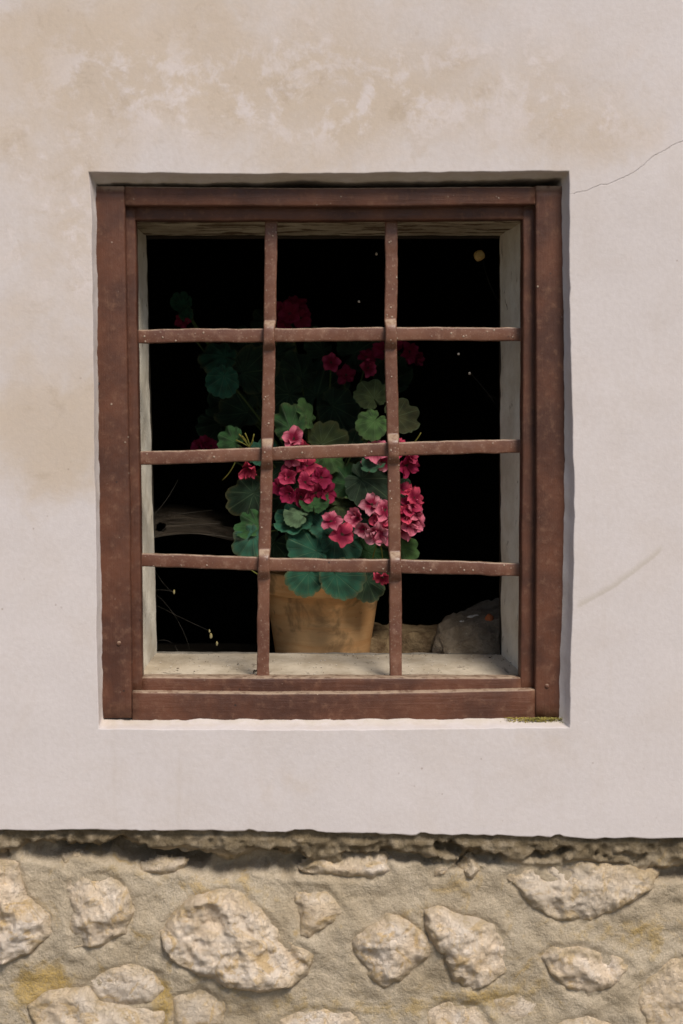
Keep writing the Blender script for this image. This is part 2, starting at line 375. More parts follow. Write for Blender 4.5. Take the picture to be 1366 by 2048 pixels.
# spider silk: sheets let most light through
def silk(name, dens, sc, stretch):
    m = M(name, 0.8, 0.2); m.color((0.24, 0.19, 0.14))
    mp = m.n('ShaderNodeMapping', {'Vector': m.co, 'Scale': stretch}).outputs[0]
    a = m.ma('ADD', m.ma('MULTIPLY', m.mr(m.noise(sc, 6, 0.7, 0.5, mp), 0.35, 0.75), dens * 1.4), dens * 0.35)
    a = m.ma('ADD', a, m.ma('MULTIPLY', m.mr(m.voro(160), 0.16, 0.08), 0.35), clamp=True)
    a = m.ma('MULTIPLY', a, m.attr('fade'))
    tr = m.n('ShaderNodeBsdfTransparent'); ms = m.n('ShaderNodeMixShader', {0: a, 1: tr.outputs[0], 2: m.b.outputs[0]})
    m.t.links.new(ms.outputs[0], m.t.nodes['Material Output'].inputs[0]); return m.m
MAT_SHEET = silk('dusty web sheet', 0.17, 16, (1, 7, 7))
MAT_SILK = simple('silk thread', (0.10, 0.09, 0.075), (0.2, 0.18, 0.15), 50)

# ------------------------------------------------------------------ ground
gv = [(-150, -250, 0), (150, -250, 0), (150, 150, 0), (-150, 150, 0)]
tag(obj('ground', mk_mesh('ground', gv, [(0, 1, 2, 3)], MAT_GROUND, False)), kind='structure')

# ------------------------------------------------------------------ house wall
wall = thing('house_wall', 'old cream limewashed plaster wall over a rubble stone base', 'wall')

# --- plaster sheet with the window recess
XMIN, XMAX, ZMAX = -2.3, 2.4, 3.3
LEFT = [(343, 178), (420, 183), (700, 187), (1000, 190), (1250, 192), (1455, 197)]
RIGHT = [(340, 1138), (600, 1141), (900, 1146), (1010, 1149), (1180, 1146), (1280, 1143), (1450, 1141)]
TOP = [(178, 344), (420, 347), (700, 345), (1138, 340)]
BOT = [(195, 1456), (500, 1458), (800, 1460), (1141, 1459)]
EDGE = [(-300, 1648), (0, 1654), (230, 1656), (590, 1663), (900, 1672), (1150, 1679), (1366, 1682), (1700, 1690)]
# inner line where the plaster meets the frame, at depth RD
RD = 0.034
ILEFT = [(362, 193), (420, 193), (700, 196), (1000, 200), (1250, 204), (1437, 207)]
IRIGHT = [(362, 1122), (600, 1125), (850, 1128), (1050, 1127), (1200, 1123), (1437, 1115)]
ITOP = [(193, 366), (420, 366), (560, 362), (700, 364), (1122, 358)]
IBOT = [(207, 1439), (500, 1439), (800, 1437), (1115, 1438)]
def seg_space(a, b, n, g=1.0): return [a + (b - a) * (i / n) ** g for i in range(n + 1)]
us = [-t for t in seg_space(0, 1, 46, 1.0)][::-1][:-1] + seg_space(0, 1, 104) + [1 + t for t in seg_space(0, 1, 46, 1.0)][1:]
def outer(t):           # 0..1 -> dense inside the picture, loose beyond it
    return 0.28 * t / 0.75 if t < 0.75 else 0.28 + 0.72 * ((t - 0.75) / 0.25) ** 1.6
vsn = [-t for t in seg_space(0, 1, 26)][::-1][:-1] + seg_space(0, 1, 112) + [1 + t for t in seg_space(0, 1, 44)][1:]
us = sorted(us + [-0.0024, 1.0024]); vsn = sorted(vsn + [-0.009, 1.0017, -0.991])      # tight rows keep the arrises crisp
nu, nv = len(us), len(vsn)
hu0, hu1 = us.index(0.0), us.index(1.0); hv0, hv1 = vsn.index(0.0), vsn.index(1.0)
xn0, xn1 = P(188, 900).x, P(1142, 900).x
V = np.zeros((nu * nv, 3)); idx = lambda i, j: j * nu + i
pyb, pyt = 1455.0, 343.0
for j, v in enumerate(vsn):
    vv = min(max(v, 0), 1); py = pyb + (pyt - pyb) * vv
    xl, xr = P(float(interp(LEFT, py)), py).x, P(float(interp(RIGHT, py)), py).x
    for i, u in enumerate(us):
        if u < 0: x = xl + (XMIN - xl) * outer(-u)
        elif u > 1: x = xr + (XMAX - xr) * outer(u - 1)
        else: x = xl + (xr - xl) * u
        pxx = 188 + (x - xn0) / (xn1 - xn0) * 954
        pe = min(max(pxx, -290), 1690); pc = min(max(pxx, 180), 1140)
        zb = P(600, float(interp(BOT, pc))).z; zt = P(600, float(interp(TOP, pc))).z
        ze = P(600, float(interp(EDGE, pe))).z
        if v < 0: z = zb + (ze - zb) * (-v)
        elif v > 1: z = zt + (ZMAX - zt) * ((v - 1) * 0.62 if v < 1.6 else 0.372 + (v - 1.6) / 0.4 * 0.628)
        else: z = zb + (zt - zb) * v
        V[idx(i, j)] = (x, 0, z)
wob = 0.0011 * fbm(V, 7, 4, 0.5, 3)                # wavering hand-trowelled arrises
V[:, 0] += wob; V[:, 2] += 0.0009 * fbm(V, 5, 4, 0.5, 8)
V[:, 0] += 0.0009 * fbm(V, 38, 3, 0.6, 14); V[:, 2] += 0.0009 * fbm(V, 38, 3, 0.6, 18)
jb = np.arange(nu); chip = 0.0014 * fbm(V[jb], 60, 4, 0.65, 21) + 0.004 * sstep(0.45, 0.9, -fbm(V[jb], 24, 2, 0.5, 25)); V[jb, 2] += chip; V[jb + nu, 2] += chip; V[jb + 2 * nu, 2] += chip * 0.5
und = 0.0025 * fbm(V, 3.2, 3, 0.5, 5) + 0.0004 * fbm(V, 18, 4, 0.5, 6)
V[:, 1] += und
def pxy(A):                                         # world -> photograph pixels, on the wall face
    Mi = np.array(_rot.transposed()); q = (A - np.array([0, -D, H])) @ Mi.T
    return 683 - q[:, 0] / q[:, 2] * F, 1024 + q[:, 1] / q[:, 2] * F
X, Y = pxy(V)
def blobs(L, X, Y):
    r = np.zeros(len(X))
    for cx, cy, sx_, sy_, a in L: r += a * np.exp(-((X - cx) / sx_) ** 2 - ((Y - cy) / sy_) ** 2)
    return r
BEIGE = [(560, 170, 520, 210, 0.95), (190, 70, 140, 120, 0.35), (740, 190, 160, 70, 0.25), (130, 330, 110, 60, 0.3), (150, 480, 100, 110, 0.5),
         (110, 850, 150, 120, 0.45), (40, 950, 120, 80, 0.3), (230, 700, 60, 260, 0.25), (1000, 180, 170, 160, 0.25), (1190, 900, 120, 70, 0.25),
         (650, 1560, 420, 80, 0.22), (1130, 280, 110, 70, 0.35), (1060, 1480, 90, 40, 0.35), (400, -300, 900, 300, 0.6), (60, 620, 180, 380, 0.42), (1250, 260, 200, 160, 0.25), (-500, 500, 350, 500, 0.4)]
FLAKE = [(600, 150, 620, 170, 0.45), (60, 520, 140, 300, 0.35), (330, 210, 170, 70, 0.9), (200, 140, 70, 60, 0.7), (600, 85, 60, 40, 0.9), (880, 120, 170, 80, 0.9), (860, 210, 190, 60, 0.8), (70, 390, 120, 110, 1.0),
         (1190, 220, 140, 90, 0.9), (120, 500, 90, 70, 0.7), (650, 250, 200, 60, 0.5), (170, 560, 60, 50, 0.6), (420, 160, 120, 60, 0.5), (1080, 110, 120, 60, 0.5)]
bei = blobs(BEIGE, X, Y) * (0.75 + 0.5 * sstep(-0.6, 0.8, fbm(V, 5, 3, 0.5, 31)))
fla = np.clip(blobs(FLAKE, X, Y), 0, 1)
faces = []
for j in range(nv - 1):
    for i in range(nu - 1):
        if hu0 <= i < hu1 and hv0 <= j < hv1: continue
        faces.append((idx(i, j), idx(i + 1, j), idx(i + 1, j + 1), idx(i, j + 1)))
Vl = [tuple(v) for v in V]; eg = [0.0] * len(Vl); bei = list(bei); fla = list(fla)
# the reveal: rounded arris, then a splayed band back to the frame
loop = [(i, hv0) for i in range(hu0, hu1)] + [(hu1, j) for j in range(hv0, hv1)] + [(i, hv1) for i in range(hu1, hu0, -1)] + [(hu0, j) for j in range(hv1, hv0, -1)]
lo = [idx(*q) for q in loop]; base = []
for (i, j) in loop:
    v = V[idx(i, j)]; u_ = us[i]; w_ = vsn[j]
    py = 1439 + (362 - 1439) * w_; pL, pR = float(interp(ILEFT, py)), float(interp(IRIGHT, py)); pp = pL + (pR - pL) * u_
    if j == hv0: py = float(interp(IBOT, pp))
    elif j == hv1: py = float(interp(ITOP, pp))
    base.append((Vector(v), P(pp, py, RD), j == hv1, j == hv0))
prof = [(0.03, 0.03), (0.08, 0.10), (0.17, 0.24), (0.32, 0.5), (0.5, 0.66), (0.7, 0.8), (0.88, 0.92), (1.0, 1.0)]
prev = lo
for (a, b) in prof + [(1.0, 3.4)]:
    cur = []
    for (v, t, tp, bt) in base:
        q = Vector((v.x + (t.x - v.x) * a, v.y + (t.y - v.y) * b, v.z + (t.z - v.z) * a))
        if b > 1: q.y = 0.14 if tp else 0.06
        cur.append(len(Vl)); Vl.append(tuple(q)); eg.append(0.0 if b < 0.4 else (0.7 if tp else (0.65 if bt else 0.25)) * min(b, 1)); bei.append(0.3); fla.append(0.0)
    for k in range(len(lo)):
        k2 = (k + 1) % len(lo); faces.append((prev[k], prev[k2], cur[k2], cur[k]))
    if abs(b - 1.0) < 1e-6 or 0.3 < b < 1:
        A = np.array([Vl[c_] for c_ in cur]); amp = 0.0012 if b < 1 else 0.0022
        dn = fbm(A, 40, 4, 0.6, 41) * amp; dm = fbm(A, 40, 4, 0.6, 57) * amp
        for c_, q1, q2 in zip(cur, dn, dm): Vl[c_] = (Vl[c_][0] + q1, Vl[c_][1], Vl[c_][2] + q2)
    prev = cur
# the underside of the plaster coat and the outer returns
rim = [idx(i, 0) for i in range(nu)]
prev = rim
for dy, dz in ((0.003, -0.0012), (0.008, -0.0018), (0.020, 0.002), (0.050, 0.006)):
    cur = []
    A = np.array([Vl[c_] for c_ in rim]); A[:, 1] = dy; nz_ = fbm(A, 55, 3, 0.6, 63) * 0.0016
    for c_, q1 in zip(rim, nz_):
        cur.append(len(Vl)); Vl.append((Vl[c_][0], Vl[c_][1] + dy, Vl[c_][2] + dz + q1)); eg.append(0.35); bei.append(0.2); fla.append(0)
    for k in range(nu - 1): faces.append((prev[k + 1], prev[k], cur[k], cur[k + 1]))
    prev = cur
for ln, flip in (([idx(0, j) for j in range(nv)], False), ([idx(nu - 1, j) for j in range(nv)], True), ([idx(i, nv - 1) for i in range(nu)], True)):
    cur = []
    for c_ in ln: cur.append(len(Vl)); Vl.append((Vl[c_][0], 0.9, Vl[c_][2])); eg.append(0); bei.append(0); fla.append(0)
    for k in range(len(ln) - 1): faces.append((ln[k], ln[k + 1], cur[k + 1], cur[k]))
part('plaster', Vl, faces, MAT_PLASTER, wall, attrs={'beige': bei, 'flake': fla, 'edge': eg})

# --- rubble base: mortar bed + every stone
BY = 0.030                                          # the bed lies this far behind the plaster face
STONES = [
 ([(-60, 1722), (0, 1716), (35, 1728), (52, 1790), (95, 1828), (101, 1862), (62, 1902), (0, 1926), (-70, 1915)], 0.034),
 ([(136, 1765), (152, 1750), (215, 1744), (256, 1772), (268, 1820), (256, 1868), (215, 1884), (180, 1890), (150, 1893), (141, 1850)], 0.034),
 ([(130, 1722), (163, 1711), (182, 1724), (157, 1741), (136, 1739)], 0.024),
 ([(288, 1737), (320, 1724), (366, 1727), (352, 1742), (310, 1749)], 0.018),
 ([(321, 1858), (345, 1830), (380, 1795), (440, 1776), (482, 1780), (520, 1815), (560, 1865), (600, 1884), (627, 1905), (612, 1940), (580, 1972), (520, 1979), (450, 1967), (390, 1942), (345, 1915), (329, 1887)], 0.046),
 ([(592, 1772), (615, 1767), (650, 1774), (675, 1800), (692, 1832), (650, 1851), (622, 1873), (597, 1866), (601, 1830), (590, 1800)], 0.030),
 ([(604, 1737), (640, 1714), (700, 1710), (770, 1721), (779, 1738), (745, 1754), (690, 1749), (640, 1746)], 0.030),
 ([(707, 1880), (740, 1850), (775, 1829), (812, 1838), (850, 1868), (862, 1905), (820, 1945), (766, 1972), (744, 1956), (720, 1917)], 0.042),
 ([(848, 1818), (877, 1813), (930, 1833), (985, 1843), (1016, 1880), (1023, 1932), (985, 1957), (940, 1977), (905, 1957), (885, 1907), (855, 1870)], 0.040),
 ([(1008, 1751), (1060, 1729), (1150, 1722), (1240, 1727), (1312, 1749), (1300, 1775), (1255, 1806), (1180, 1836), (1110, 1839), (1052, 1797)], 0.036),
 ([(925, 1737), (944, 1720), (960, 1734), (947, 1756), (930, 1757)], 0.028),
 ([(863, 1737), (884, 1718), (902, 1729), (892, 1750), (868, 1754)], 0.018),
 ([(1078, 1908), (1110, 1889), (1165, 1890), (1240, 1915), (1262, 1932), (1225, 1965), (1180, 1994), (1140, 1977), (1096, 1938)], 0.038),
 ([(1268, 1992), (1290, 1955), (1340, 1922), (1420, 1905), (1450, 1990), (1420, 2075), (1300, 2070)], 0.022),
 ([(183, 1962), (215, 1938), (262, 1930), (318, 1945), (332, 1978), (300, 2003), (240, 2010), (200, 1998)], 0.020),
 ([(60, 2012), (100, 1986), (176, 1978), (200, 2006), (262, 2018), (328, 2022), (318, 2062), (230, 2098), (90, 2090)], 0.022),
 ([(345, 1992), (400, 1980), (446, 2000), (442, 2050), (352, 2062)], 0.010),
 ([(858, 2024), (900, 2004), (952, 2008), (984, 2050), (960, 2100), (870, 2096)], 0.012),
 ([(985, 2001), (1040, 1989), (1075, 2008), (1060, 2045), (1000, 2042)], 0.007),
 ([(560, 2040), (620, 2015), (700, 2025), (730, 2070), (650, 2110), (570, 2090)], 0.016),
 ([(1110, 2050), (1170, 2030), (1240, 2055), (1230, 2120), (1130, 2120)], 0.02),
 ([(1040, 1682), (1062, 1680), (1068, 1690), (1046, 1693)], 0.010),
 ([(150, 1664), (172, 1660), (180, 1668), (160, 1674)], 0.012),
]
NSEEN = len(STONES)
for k in range(46):                                  # the base goes on below and beside the picture
    while True:
        cx, cy = rnd.uniform(-1500, 2700), rnd.uniform(1760, 2470)
        if (-120 < cx < 1490 and cy < 2200): continue
        if all(math.hypot(cx - q[0][0][0], cy - q[0][0][1]) > 190 for q in STONES): break
    rx, ry = rnd.uniform(50, 120), rnd.uniform(40, 75); n_ = rnd.randint(7, 10); ph = rnd.random() * 6
    STONES.append(([(cx + rx * math.cos(-ph - t * math.tau / n_) * rnd.uniform(0.75, 1.1), cy + ry * math.sin(-ph - t * math.tau / n_) * rnd.uniform(0.75, 1.1)) for t in range(n_)], rnd.uniform(0.015, 0.04)))
GROOVES = [([(66, 1704), (120, 1700), (200, 1704), (280, 1712), (360, 1720), (430, 1734), (500, 1733), (560, 1724), (604, 1727)], 17, 0.06),
           ([(125, 1690), (200, 1691), (300, 1706), (400, 1722)], 15, 0.05), ([(690, 1707), (760, 1713), (800, 1720), (860, 1714)], 10, 0.04), ([(880, 1690), (908, 1702), (918, 1728), (935, 1712), (985, 1718)], 13, 0.055),
           ([(1060, 1708), (1110, 1702), (1130, 1692)], 10, 0.035), ([(1322, 1744), (1400, 1735), (1500, 1740)], 13, 0.05), ([(-80, 1706), (14, 1704)], 8, 0.03), ([(470, 1712), (540, 1708)], 7, 0.03), ([(1200, 1704), (1290, 1712)], 6, 0.02)]
gx = np.concatenate([np.linspace(XMIN, -0.78, 60)[:-1], np.linspace(-0.78, 0.86, 400), np.linspace(0.86, XMAX, 60)[1:]])
ztop = P(600, 1630).z
gz = np.concatenate([np.linspace(-0.02, 0.40, 40)[:-1], np.linspace(0.40, ztop, 112)])
GX, GZ = np.meshgrid(gx, gz); B = np.stack([GX.ravel(), np.full(GX.size, BY), GZ.ravel()], 1)
bx, by = pxy(B)
def dist_poly(px, py, pts, closed):
    d = np.full(len(px), 1e9); L = list(zip(pts, pts[1:] + ([pts[0]] if closed else [])))
    if not closed: L = L[:-1] if len(L) >= len(pts) else L
    for (x0, y0), (x1, y1) in L:
        t = np.clip(((px - x0) * (x1 - x0) + (py - y0) * (y1 - y0)) / ((x1 - x0) ** 2 + (y1 - y0) ** 2 + 1e-9), 0, 1)
        d = np.minimum(d, np.hypot(px - x0 - t * (x1 - x0), py - y0 - t * (y1 - y0)))
    return d
def inside(px, py, pts):
    r = np.zeros(len(px), bool)
    for (x0, y0), (x1, y1) in zip(pts, pts[1:] + [pts[0]]):
        c_ = ((y0 > py) != (y1 > py)) & (px < (x1 - x0) * (py - y0) / (y1 - y0 + 1e-9) + x0); r ^= c_
    return r
out = 0.006 * fbm(B, 5, 3, 0.5, 70) + 0.0030 * fbm(B, 30, 5, 0.62, 74)
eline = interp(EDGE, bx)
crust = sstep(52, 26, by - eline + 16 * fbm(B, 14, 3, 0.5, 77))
out += crust * 0.017                                   # rough crust under the plaster edge
out += crust * 0.007 * (ridged(B, 34, 4, 0.6, 88) - 0.8)
nwx, nwy = bx + 14 * fbm(B, 26, 4, 0.65, 80), by + 11 * fbm(B, 26, 4, 0.65, 83)
for pts, wd, dp in GROOVES:
    dd = dist_poly(nwx, nwy, pts, False); out -= dp * 0.8 * sstep(wd * 1.6, wd * 0.1, dd)
for pts, hh in STONES:
    cx = sum(p[0] for p in pts) / len(pts); cy = sum(p[1] for p in pts) / len(pts)
    near = np.hypot(bx - cx, by - cy) < 260
    dd = dist_poly(bx[near], by[near], pts, True); ins = inside(bx[near], by[near], pts); dd[ins] = 0
    bed = np.exp(-(dd / 34) ** 2) * hh * 0.20 - np.exp(-(dd / 7) ** 2) * 0.004     # mortar heaped against the stone
    out[near] += bed
B[:, 1] -= out
B[:, 1] = np.where(by < eline + 7, np.maximum(B[:, 1], 0.010), B[:, 1])     # never through the plaster coat
nx_, nz_ = len(gx), len(gz)
fb = [(j * nx_ + i, j * nx_ + i + 1, (j + 1) * nx_ + i + 1, (j + 1) * nx_ + i) for j in range(nz_ - 1) for i in range(nx_ - 1)]
OCHRE = [(100, 1960, 60, 40, 1), (325, 2005, 25, 60, 1.2), (60, 1985, 60, 50, .7), (1000, 1990, 140, 50, .7), (800, 2020, 160, 40, .5), (560, 2010, 140, 50, .5), (1290, 1880, 60, 60, .6), (270, 1740, 160, 30, .4), (480, 1790, 160, 30, .5), (1180, 1860, 120, 30, .5)]
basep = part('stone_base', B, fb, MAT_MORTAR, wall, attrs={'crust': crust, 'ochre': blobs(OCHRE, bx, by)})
tag(basep, 'rubble base of pale stones set in sandy mortar')
def make_stone(pts, hh, seed, cell, big):
    """a height field over the traced outline: steep broken edge, chipped facets, craggy top"""
    r_ = random.Random(seed); xs = [p[0] for p in pts]; ys = [p[1] for p in pts]; mg = 17
    nx = int((max(xs) - min(xs) + 2 * mg) / cell) + 1; ny = int((max(ys) - min(ys) + 2 * mg) / cell) + 1
    X, Y = np.meshgrid(np.linspace(min(xs) - mg, max(xs) + mg, nx), np.linspace(max(ys) + mg, min(ys) - mg, ny))
    X, Y = X.ravel(), Y.ravel(); o = P(600, 1800, BY); ex = (P(700, 1800, BY) - o).x / 100; ez = (P(600, 1700, BY) - o).z / 100
    A3 = np.stack([X * ex + seed * 1.3, np.full(len(X), seed * .37), -Y * ez], 1)
    wx, wy = X + 4.5 * fbm(A3, 40, 4, 0.6, seed), Y + 4.5 * fbm(A3, 40, 4, 0.6, seed + 5)
    d = dist_poly(wx, wy, pts, True); d[~inside(wx, wy, pts)] *= -1; d += 7 if big else 4; dm = d * ex
    h = hh * (1.04 - 1.04 * np.exp(-np.maximum(dm, 0) / 0.0115)); h = np.where(dm < 0, dm * 2.2, h)
    cx, cy = np.mean(xs), np.mean(ys); rx, ry = (max(xs) - min(xs)) / 2, (max(ys) - min(ys)) / 2
    fx = (X - cx) / rx + 0.30 * fbm(A3, 25, 3, 0.5, seed + 7); fy = (cy - Y) / ry + 0.30 * fbm(A3, 25, 3, 0.5, seed + 8)
    for k in range(8):
        t = r_.random() * math.tau; sl = r_.uniform(0.4, 1.1) * hh; off = r_.uniform(0.1, 0.6)
        h = np.minimum(h, hh - sl * np.maximum(0, fx * math.cos(t) + fy * math.sin(t) - off))
    up = sstep(0.0, 0.010, dm); f = min(1, hh / 0.03)
    h = h + up * f * (0.0050 * (ridged(A3, 21, 5, 0.56, seed) - 0.8) + 0.010 * fbm(A3, 10, 3, 0.5, seed + 9) + 0.0024 * fbm(A3, 85, 3, 0.6, seed + 12))
    V = [P(x, y, BY) for x, y in zip(X, Y)]
    V = np.array([(v.x, BY + 0.003 - hq, v.z) for v, hq in zip(V, h)])
    keep = dm > -0.0055
    Fc = []
    for j in range(ny - 1):
        for i in range(nx - 1):
            q = (j * nx + i, j * nx + i + 1, (j + 1) * nx + i + 1, (j + 1) * nx + i)
            if all(keep[list(q)]): Fc.append(q)
    used = sorted({i for q in Fc for i in q}); mp = {o_: n_ for n_, o_ in enumerate(used)}
    return V[used], [tuple(mp[i] for i in q) for q in Fc], (1 - sstep(0.003, 0.024, dm + 0.008 * fbm(A3, 35, 3, 0.6, seed + 20)))[used]
for k, (pts, hh) in enumerate(STONES):
    big = max(p[0] for p in pts) - min(p[0] for p in pts)
    V, Fc, rm = make_stone(pts, hh * 0.86, k + 3, 9.0 if k >= NSEEN else (3.2 if big > 60 else 2.0), big > 60)
    part('stone', V, Fc, MAT_STONE, basep, attrs={'rim': rm})

# --- inner jambs, lintel board, sill, dark inner casement edge, room
JF, JB = 0.088, 0.250
def quadgrid(a, b, c, d, n, mm, amp, s):
    V = []
    for j in range(mm + 1):
        for i in range(n + 1):
            u, v = i / n, j / mm; V.append(a * (1 - u) * (1 - v) + b * u * (1 - v) + c * u * v + d * (1 - u) * v)
    V = roughen(V, amp, 18, 4, s)
    return V, [(j * (n + 1) + i, j * (n + 1) + i + 1, (j + 1) * (n + 1) + i + 1, (j + 1) * (n + 1) + i) for j in range(mm) for i in range(n)]
pl = [P(252, 426, JF), P(291, 468, JB), P(314, 1316, JB), P(270, 1370, JF)]
pr = [P(1064, 426, JF), P(1000, 468, JB), P(1003, 1316, JB), P(1060, 1370, JF)]
V, Fc = quadgrid(pl[0], pl[1], pl[2], pl[3], 30, 130, 0.0016, 90); part('jamb', V, Fc, MAT_JAMB, wall)
V, Fc = quadgrid(pr[1], pr[0], pr[3], pr[2], 30, 130, 0.0016, 93); part('jamb', V, Fc, MAT_JAMB, wall)
V, Fc = quadgrid(P(250, 434, JF), P(1064, 434, JF), P(1018, 471, JB), P(270, 471, JB), 120, 30, 0.0014, 96); part('lintel_board', V, Fc, MAT_LINTEL, wall)
V, Fc = quadgrid(P(296, 1306, JB), P(1020, 1310, JB), P(1070, 1362, JF), P(250, 1362, JF), 120, 34, 0.0018, 99); part('sill', V, Fc, MAT_SILL, wall)
sd = Vector((0, 1, 0))
def strip(name, a, b, wdt, thk, mat, parent, side, s, n=40, amp=0.0008, r=0.002):
    path = [a.lerp(b, i / n) for i in range(n + 1)]
    V, Fc = sweep(path, side, wdt, thk, r); V = roughen(V, amp, 30, 4, s); return part(name, V, Fc, mat, parent)
strip('casement_edge', P(286, 455, JB + .02), P(308, 1330, JB + .02), 0.012, 0.03, MAT_DARKWOOD, wall, Vector((1, 0, 0)), 1)
strip('casement_edge', P(1005, 455, JB + .02), P(1006, 1330, JB + .02), 0.010, 0.03, MAT_DARKWOOD, wall, Vector((1, 0, 0)), 2)
strip('casement_edge', P(280, 467, JB + .02), P(1030, 467, JB + .02), 0.018, 0.03, MAT_DARKWOOD, wall, Vector((0, 0, 1)), 3)
strip('sill_edge', P(290, 1311, JB + .012), P(1020, 1315, JB + .012), 0.012, 0.022, MAT_SILLEDGE, wall, Vector((0, 0, 1)), 4, 120, 0.0012, 0.004)
# room behind: a closed dark box whose front has the opening
RY = 0.285; ox0, ox1 = P(300, 900, RY).x - 0.03, P(1004, 900, RY).x + 0.03
LZ = P(650, 1310, JB).z - 0.082                     # top of the earth ledge behind the sill
oz1 = P(650, 468, RY).z + 0.03; oz0 = LZ - 0.02
x0, x1, y1, z0, z1 = XMIN - .05, XMAX + .05, 4.6, -0.02, 3.32
rv = [(x0, RY, z0), (x1, RY, z0), (x1, RY, z1), (x0, RY, z1), (ox0, RY, oz0), (ox1, RY, oz0), (ox1, RY, oz1), (ox0, RY, oz1), (x0, y1, z0), (x1, y1, z0), (x1, y1, z1), (x0, y1, z1)]
rf = [(0, 1, 5, 4), (1, 2, 6, 5), (2, 3, 7, 6), (3, 0, 4, 7), (8, 9, 10, 11), (0, 8, 11, 3), (1, 2, 10, 9), (3, 11, 10, 2), (0, 1, 9, 8)]
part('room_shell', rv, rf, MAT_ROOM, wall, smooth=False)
V, Fc = quadgrid(Vector((ox0 - .1, RY - .06, LZ)), Vector((ox1 + .1, RY - .06, LZ)), Vector((ox1 + .1, 0.93, LZ)), Vector((ox0 - .1, 0.93, LZ)), 60, 40, 0.002, 120)
n0 = len(V); V = np.vstack([V, V[-61:] - np.array([0, 0, 0.5])]); Fc = Fc + [(n0 - 61 + i, n0 - 60 + i, n0 + i + 1, n0 + i) for i in range(60)]
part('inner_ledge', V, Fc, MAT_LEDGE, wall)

# ------------------------------------------------------------------ window frame (red-brown painted wood)
frame = thing('window_frame', 'red-brown painted wooden frame set in the plaster recess', 'window frame', P(655, 1440, 0.05))
FD = 0.032
def board(name, pts, depth, thick, mat, s, amp=0.0007, r=0.0035, vertical=True):
    """pts: (pxA, pyA, pxB, pyB) pairs of the two long front edges, station by station"""
    path, wid = [], []
    st = []
    for a, b in zip(pts[:-1], pts[1:]):
        n = 14
        for i in range(n): st.append([a[k] + (b[k] - a[k]) * i / n for k in range(4)])
    st.append(pts[-1])
    for q in st:
        A, Bq = P(q[0], q[1], depth), P(q[2], q[3], depth)
        path.append((A + Bq) / 2 + Vector((0, thick / 2, 0))); wid.append((A - Bq).length)
    V, Fc = sweep(path, Vector((1, 0, 0)) if vertical else Vector((0, 0, 1)), wid, thick, r, 3)
    return part(name, roughen(V, amp, 16, 5, s), Fc, mat, frame)
board('stile', [(182, 373, 249, 373), (186, 700, 254, 700), (190, 1000, 259, 1000), (196, 1436, 264, 1436)], FD, 0.06, MAT_WOOD_V, 130)
board('stile', [(1071, 372, 1126, 372), (1072, 700, 1132, 700), (1073, 1000, 1132, 1000), (1070, 1436, 1122, 1436)], FD, 0.06, MAT_WOOD_V, 134)
board('top_rail', [(250, 372, 250, 411), (560, 376, 560, 413), (800, 375, 800, 413), (1070.5, 373, 1070.5, 409)], FD + 0.0012, 0.058, MAT_WOOD_H, 138, vertical=False)
board('bottom_rail', [(265, 1384, 265, 1444), (560, 1387, 560, 1444), (800, 1385, 800, 1444), (1069.5, 1379, 1069.5, 1444)], FD + 0.0012, 0.058, MAT_WOOD_H, 142, vertical=False)
BD = FD + 0.020
board('bead', [(240, 405, 270, 405), (246, 700, 275, 700), (252, 1000, 280, 1000), (256, 1388, 284, 1388)], BD, 0.038, MAT_WOOD_V, 146, 0.0009)
board('bead', [(1046, 405, 1080, 405), (1046, 700, 1080, 700), (1044, 1000, 1080, 1000), (1041, 1388, 1080, 1388)], BD, 0.038, MAT_WOOD_V, 150, 0.0009)
board('bead', [(262, 400, 262, 440), (660, 402, 660, 441), (1055, 400, 1055, 439)], BD + 0.0015, 0.036, MAT_WOOD_H, 154, 0.0009, vertical=False)
board('bead', [(275, 1355, 275, 1392), (660, 1356, 660, 1392), (1050, 1355, 1050, 1392)], BD + 0.0015, 0.036, MAT_WOOD_H, 158, 0.0009, vertical=False)
for (x, y) in ((1094, 1372), (238, 1287)):
    V, Fc = tube([P(x, y, FD + 0.002), P(x, y, FD - 0.0012), P(x, y, FD - 0.0022)], [0.0042, 0.0038, 0.002], 10); part('nail_head', V, Fc, MAT_WOOD_V, frame)

# ------------------------------------------------------------------ iron grille
grille = thing('window_grille', 'red-brown painted iron grille of crossing flat bars in the window', 'window grille', P(655, 1350, 0.075))
GD = 0.073
HB = [[(262, 674), (400, 671), (540, 671), (660, 669), (782, 668), (900, 668), (1060, 669)],
      [(262, 917), (400, 913), (534, 908), (660, 903), (786, 898), (900, 895), (1060, 892)],
      [(266, 1119), (400, 1123), (528, 1128), (660, 1131), (790, 1132), (900, 1135), (1060, 1140)]]
VB = [[(543, 425), (541, 560), (539, 671), (537, 800), (534, 908), (531, 1020), (528, 1128), (527, 1250), (526, 1362)],
      [(782, 425), (783, 560), (781, 668), (784, 800), (786, 898), (788, 1020), (790, 1132), (791, 1250), (792, 1362)]]
for k, pts in enumerate(HB):
    path = resample([P(x, y, GD + 0.011) for x, y in pts], 0.006)
    V, Fc = sweep(path, Vector((0, 0, 1)), px_m(27.5), 0.012, 0.0028, 3)
    part('horizontal_bar', roughen(V, 0.0008, 38, 4, 170 + k), Fc, MAT_IRON, grille)
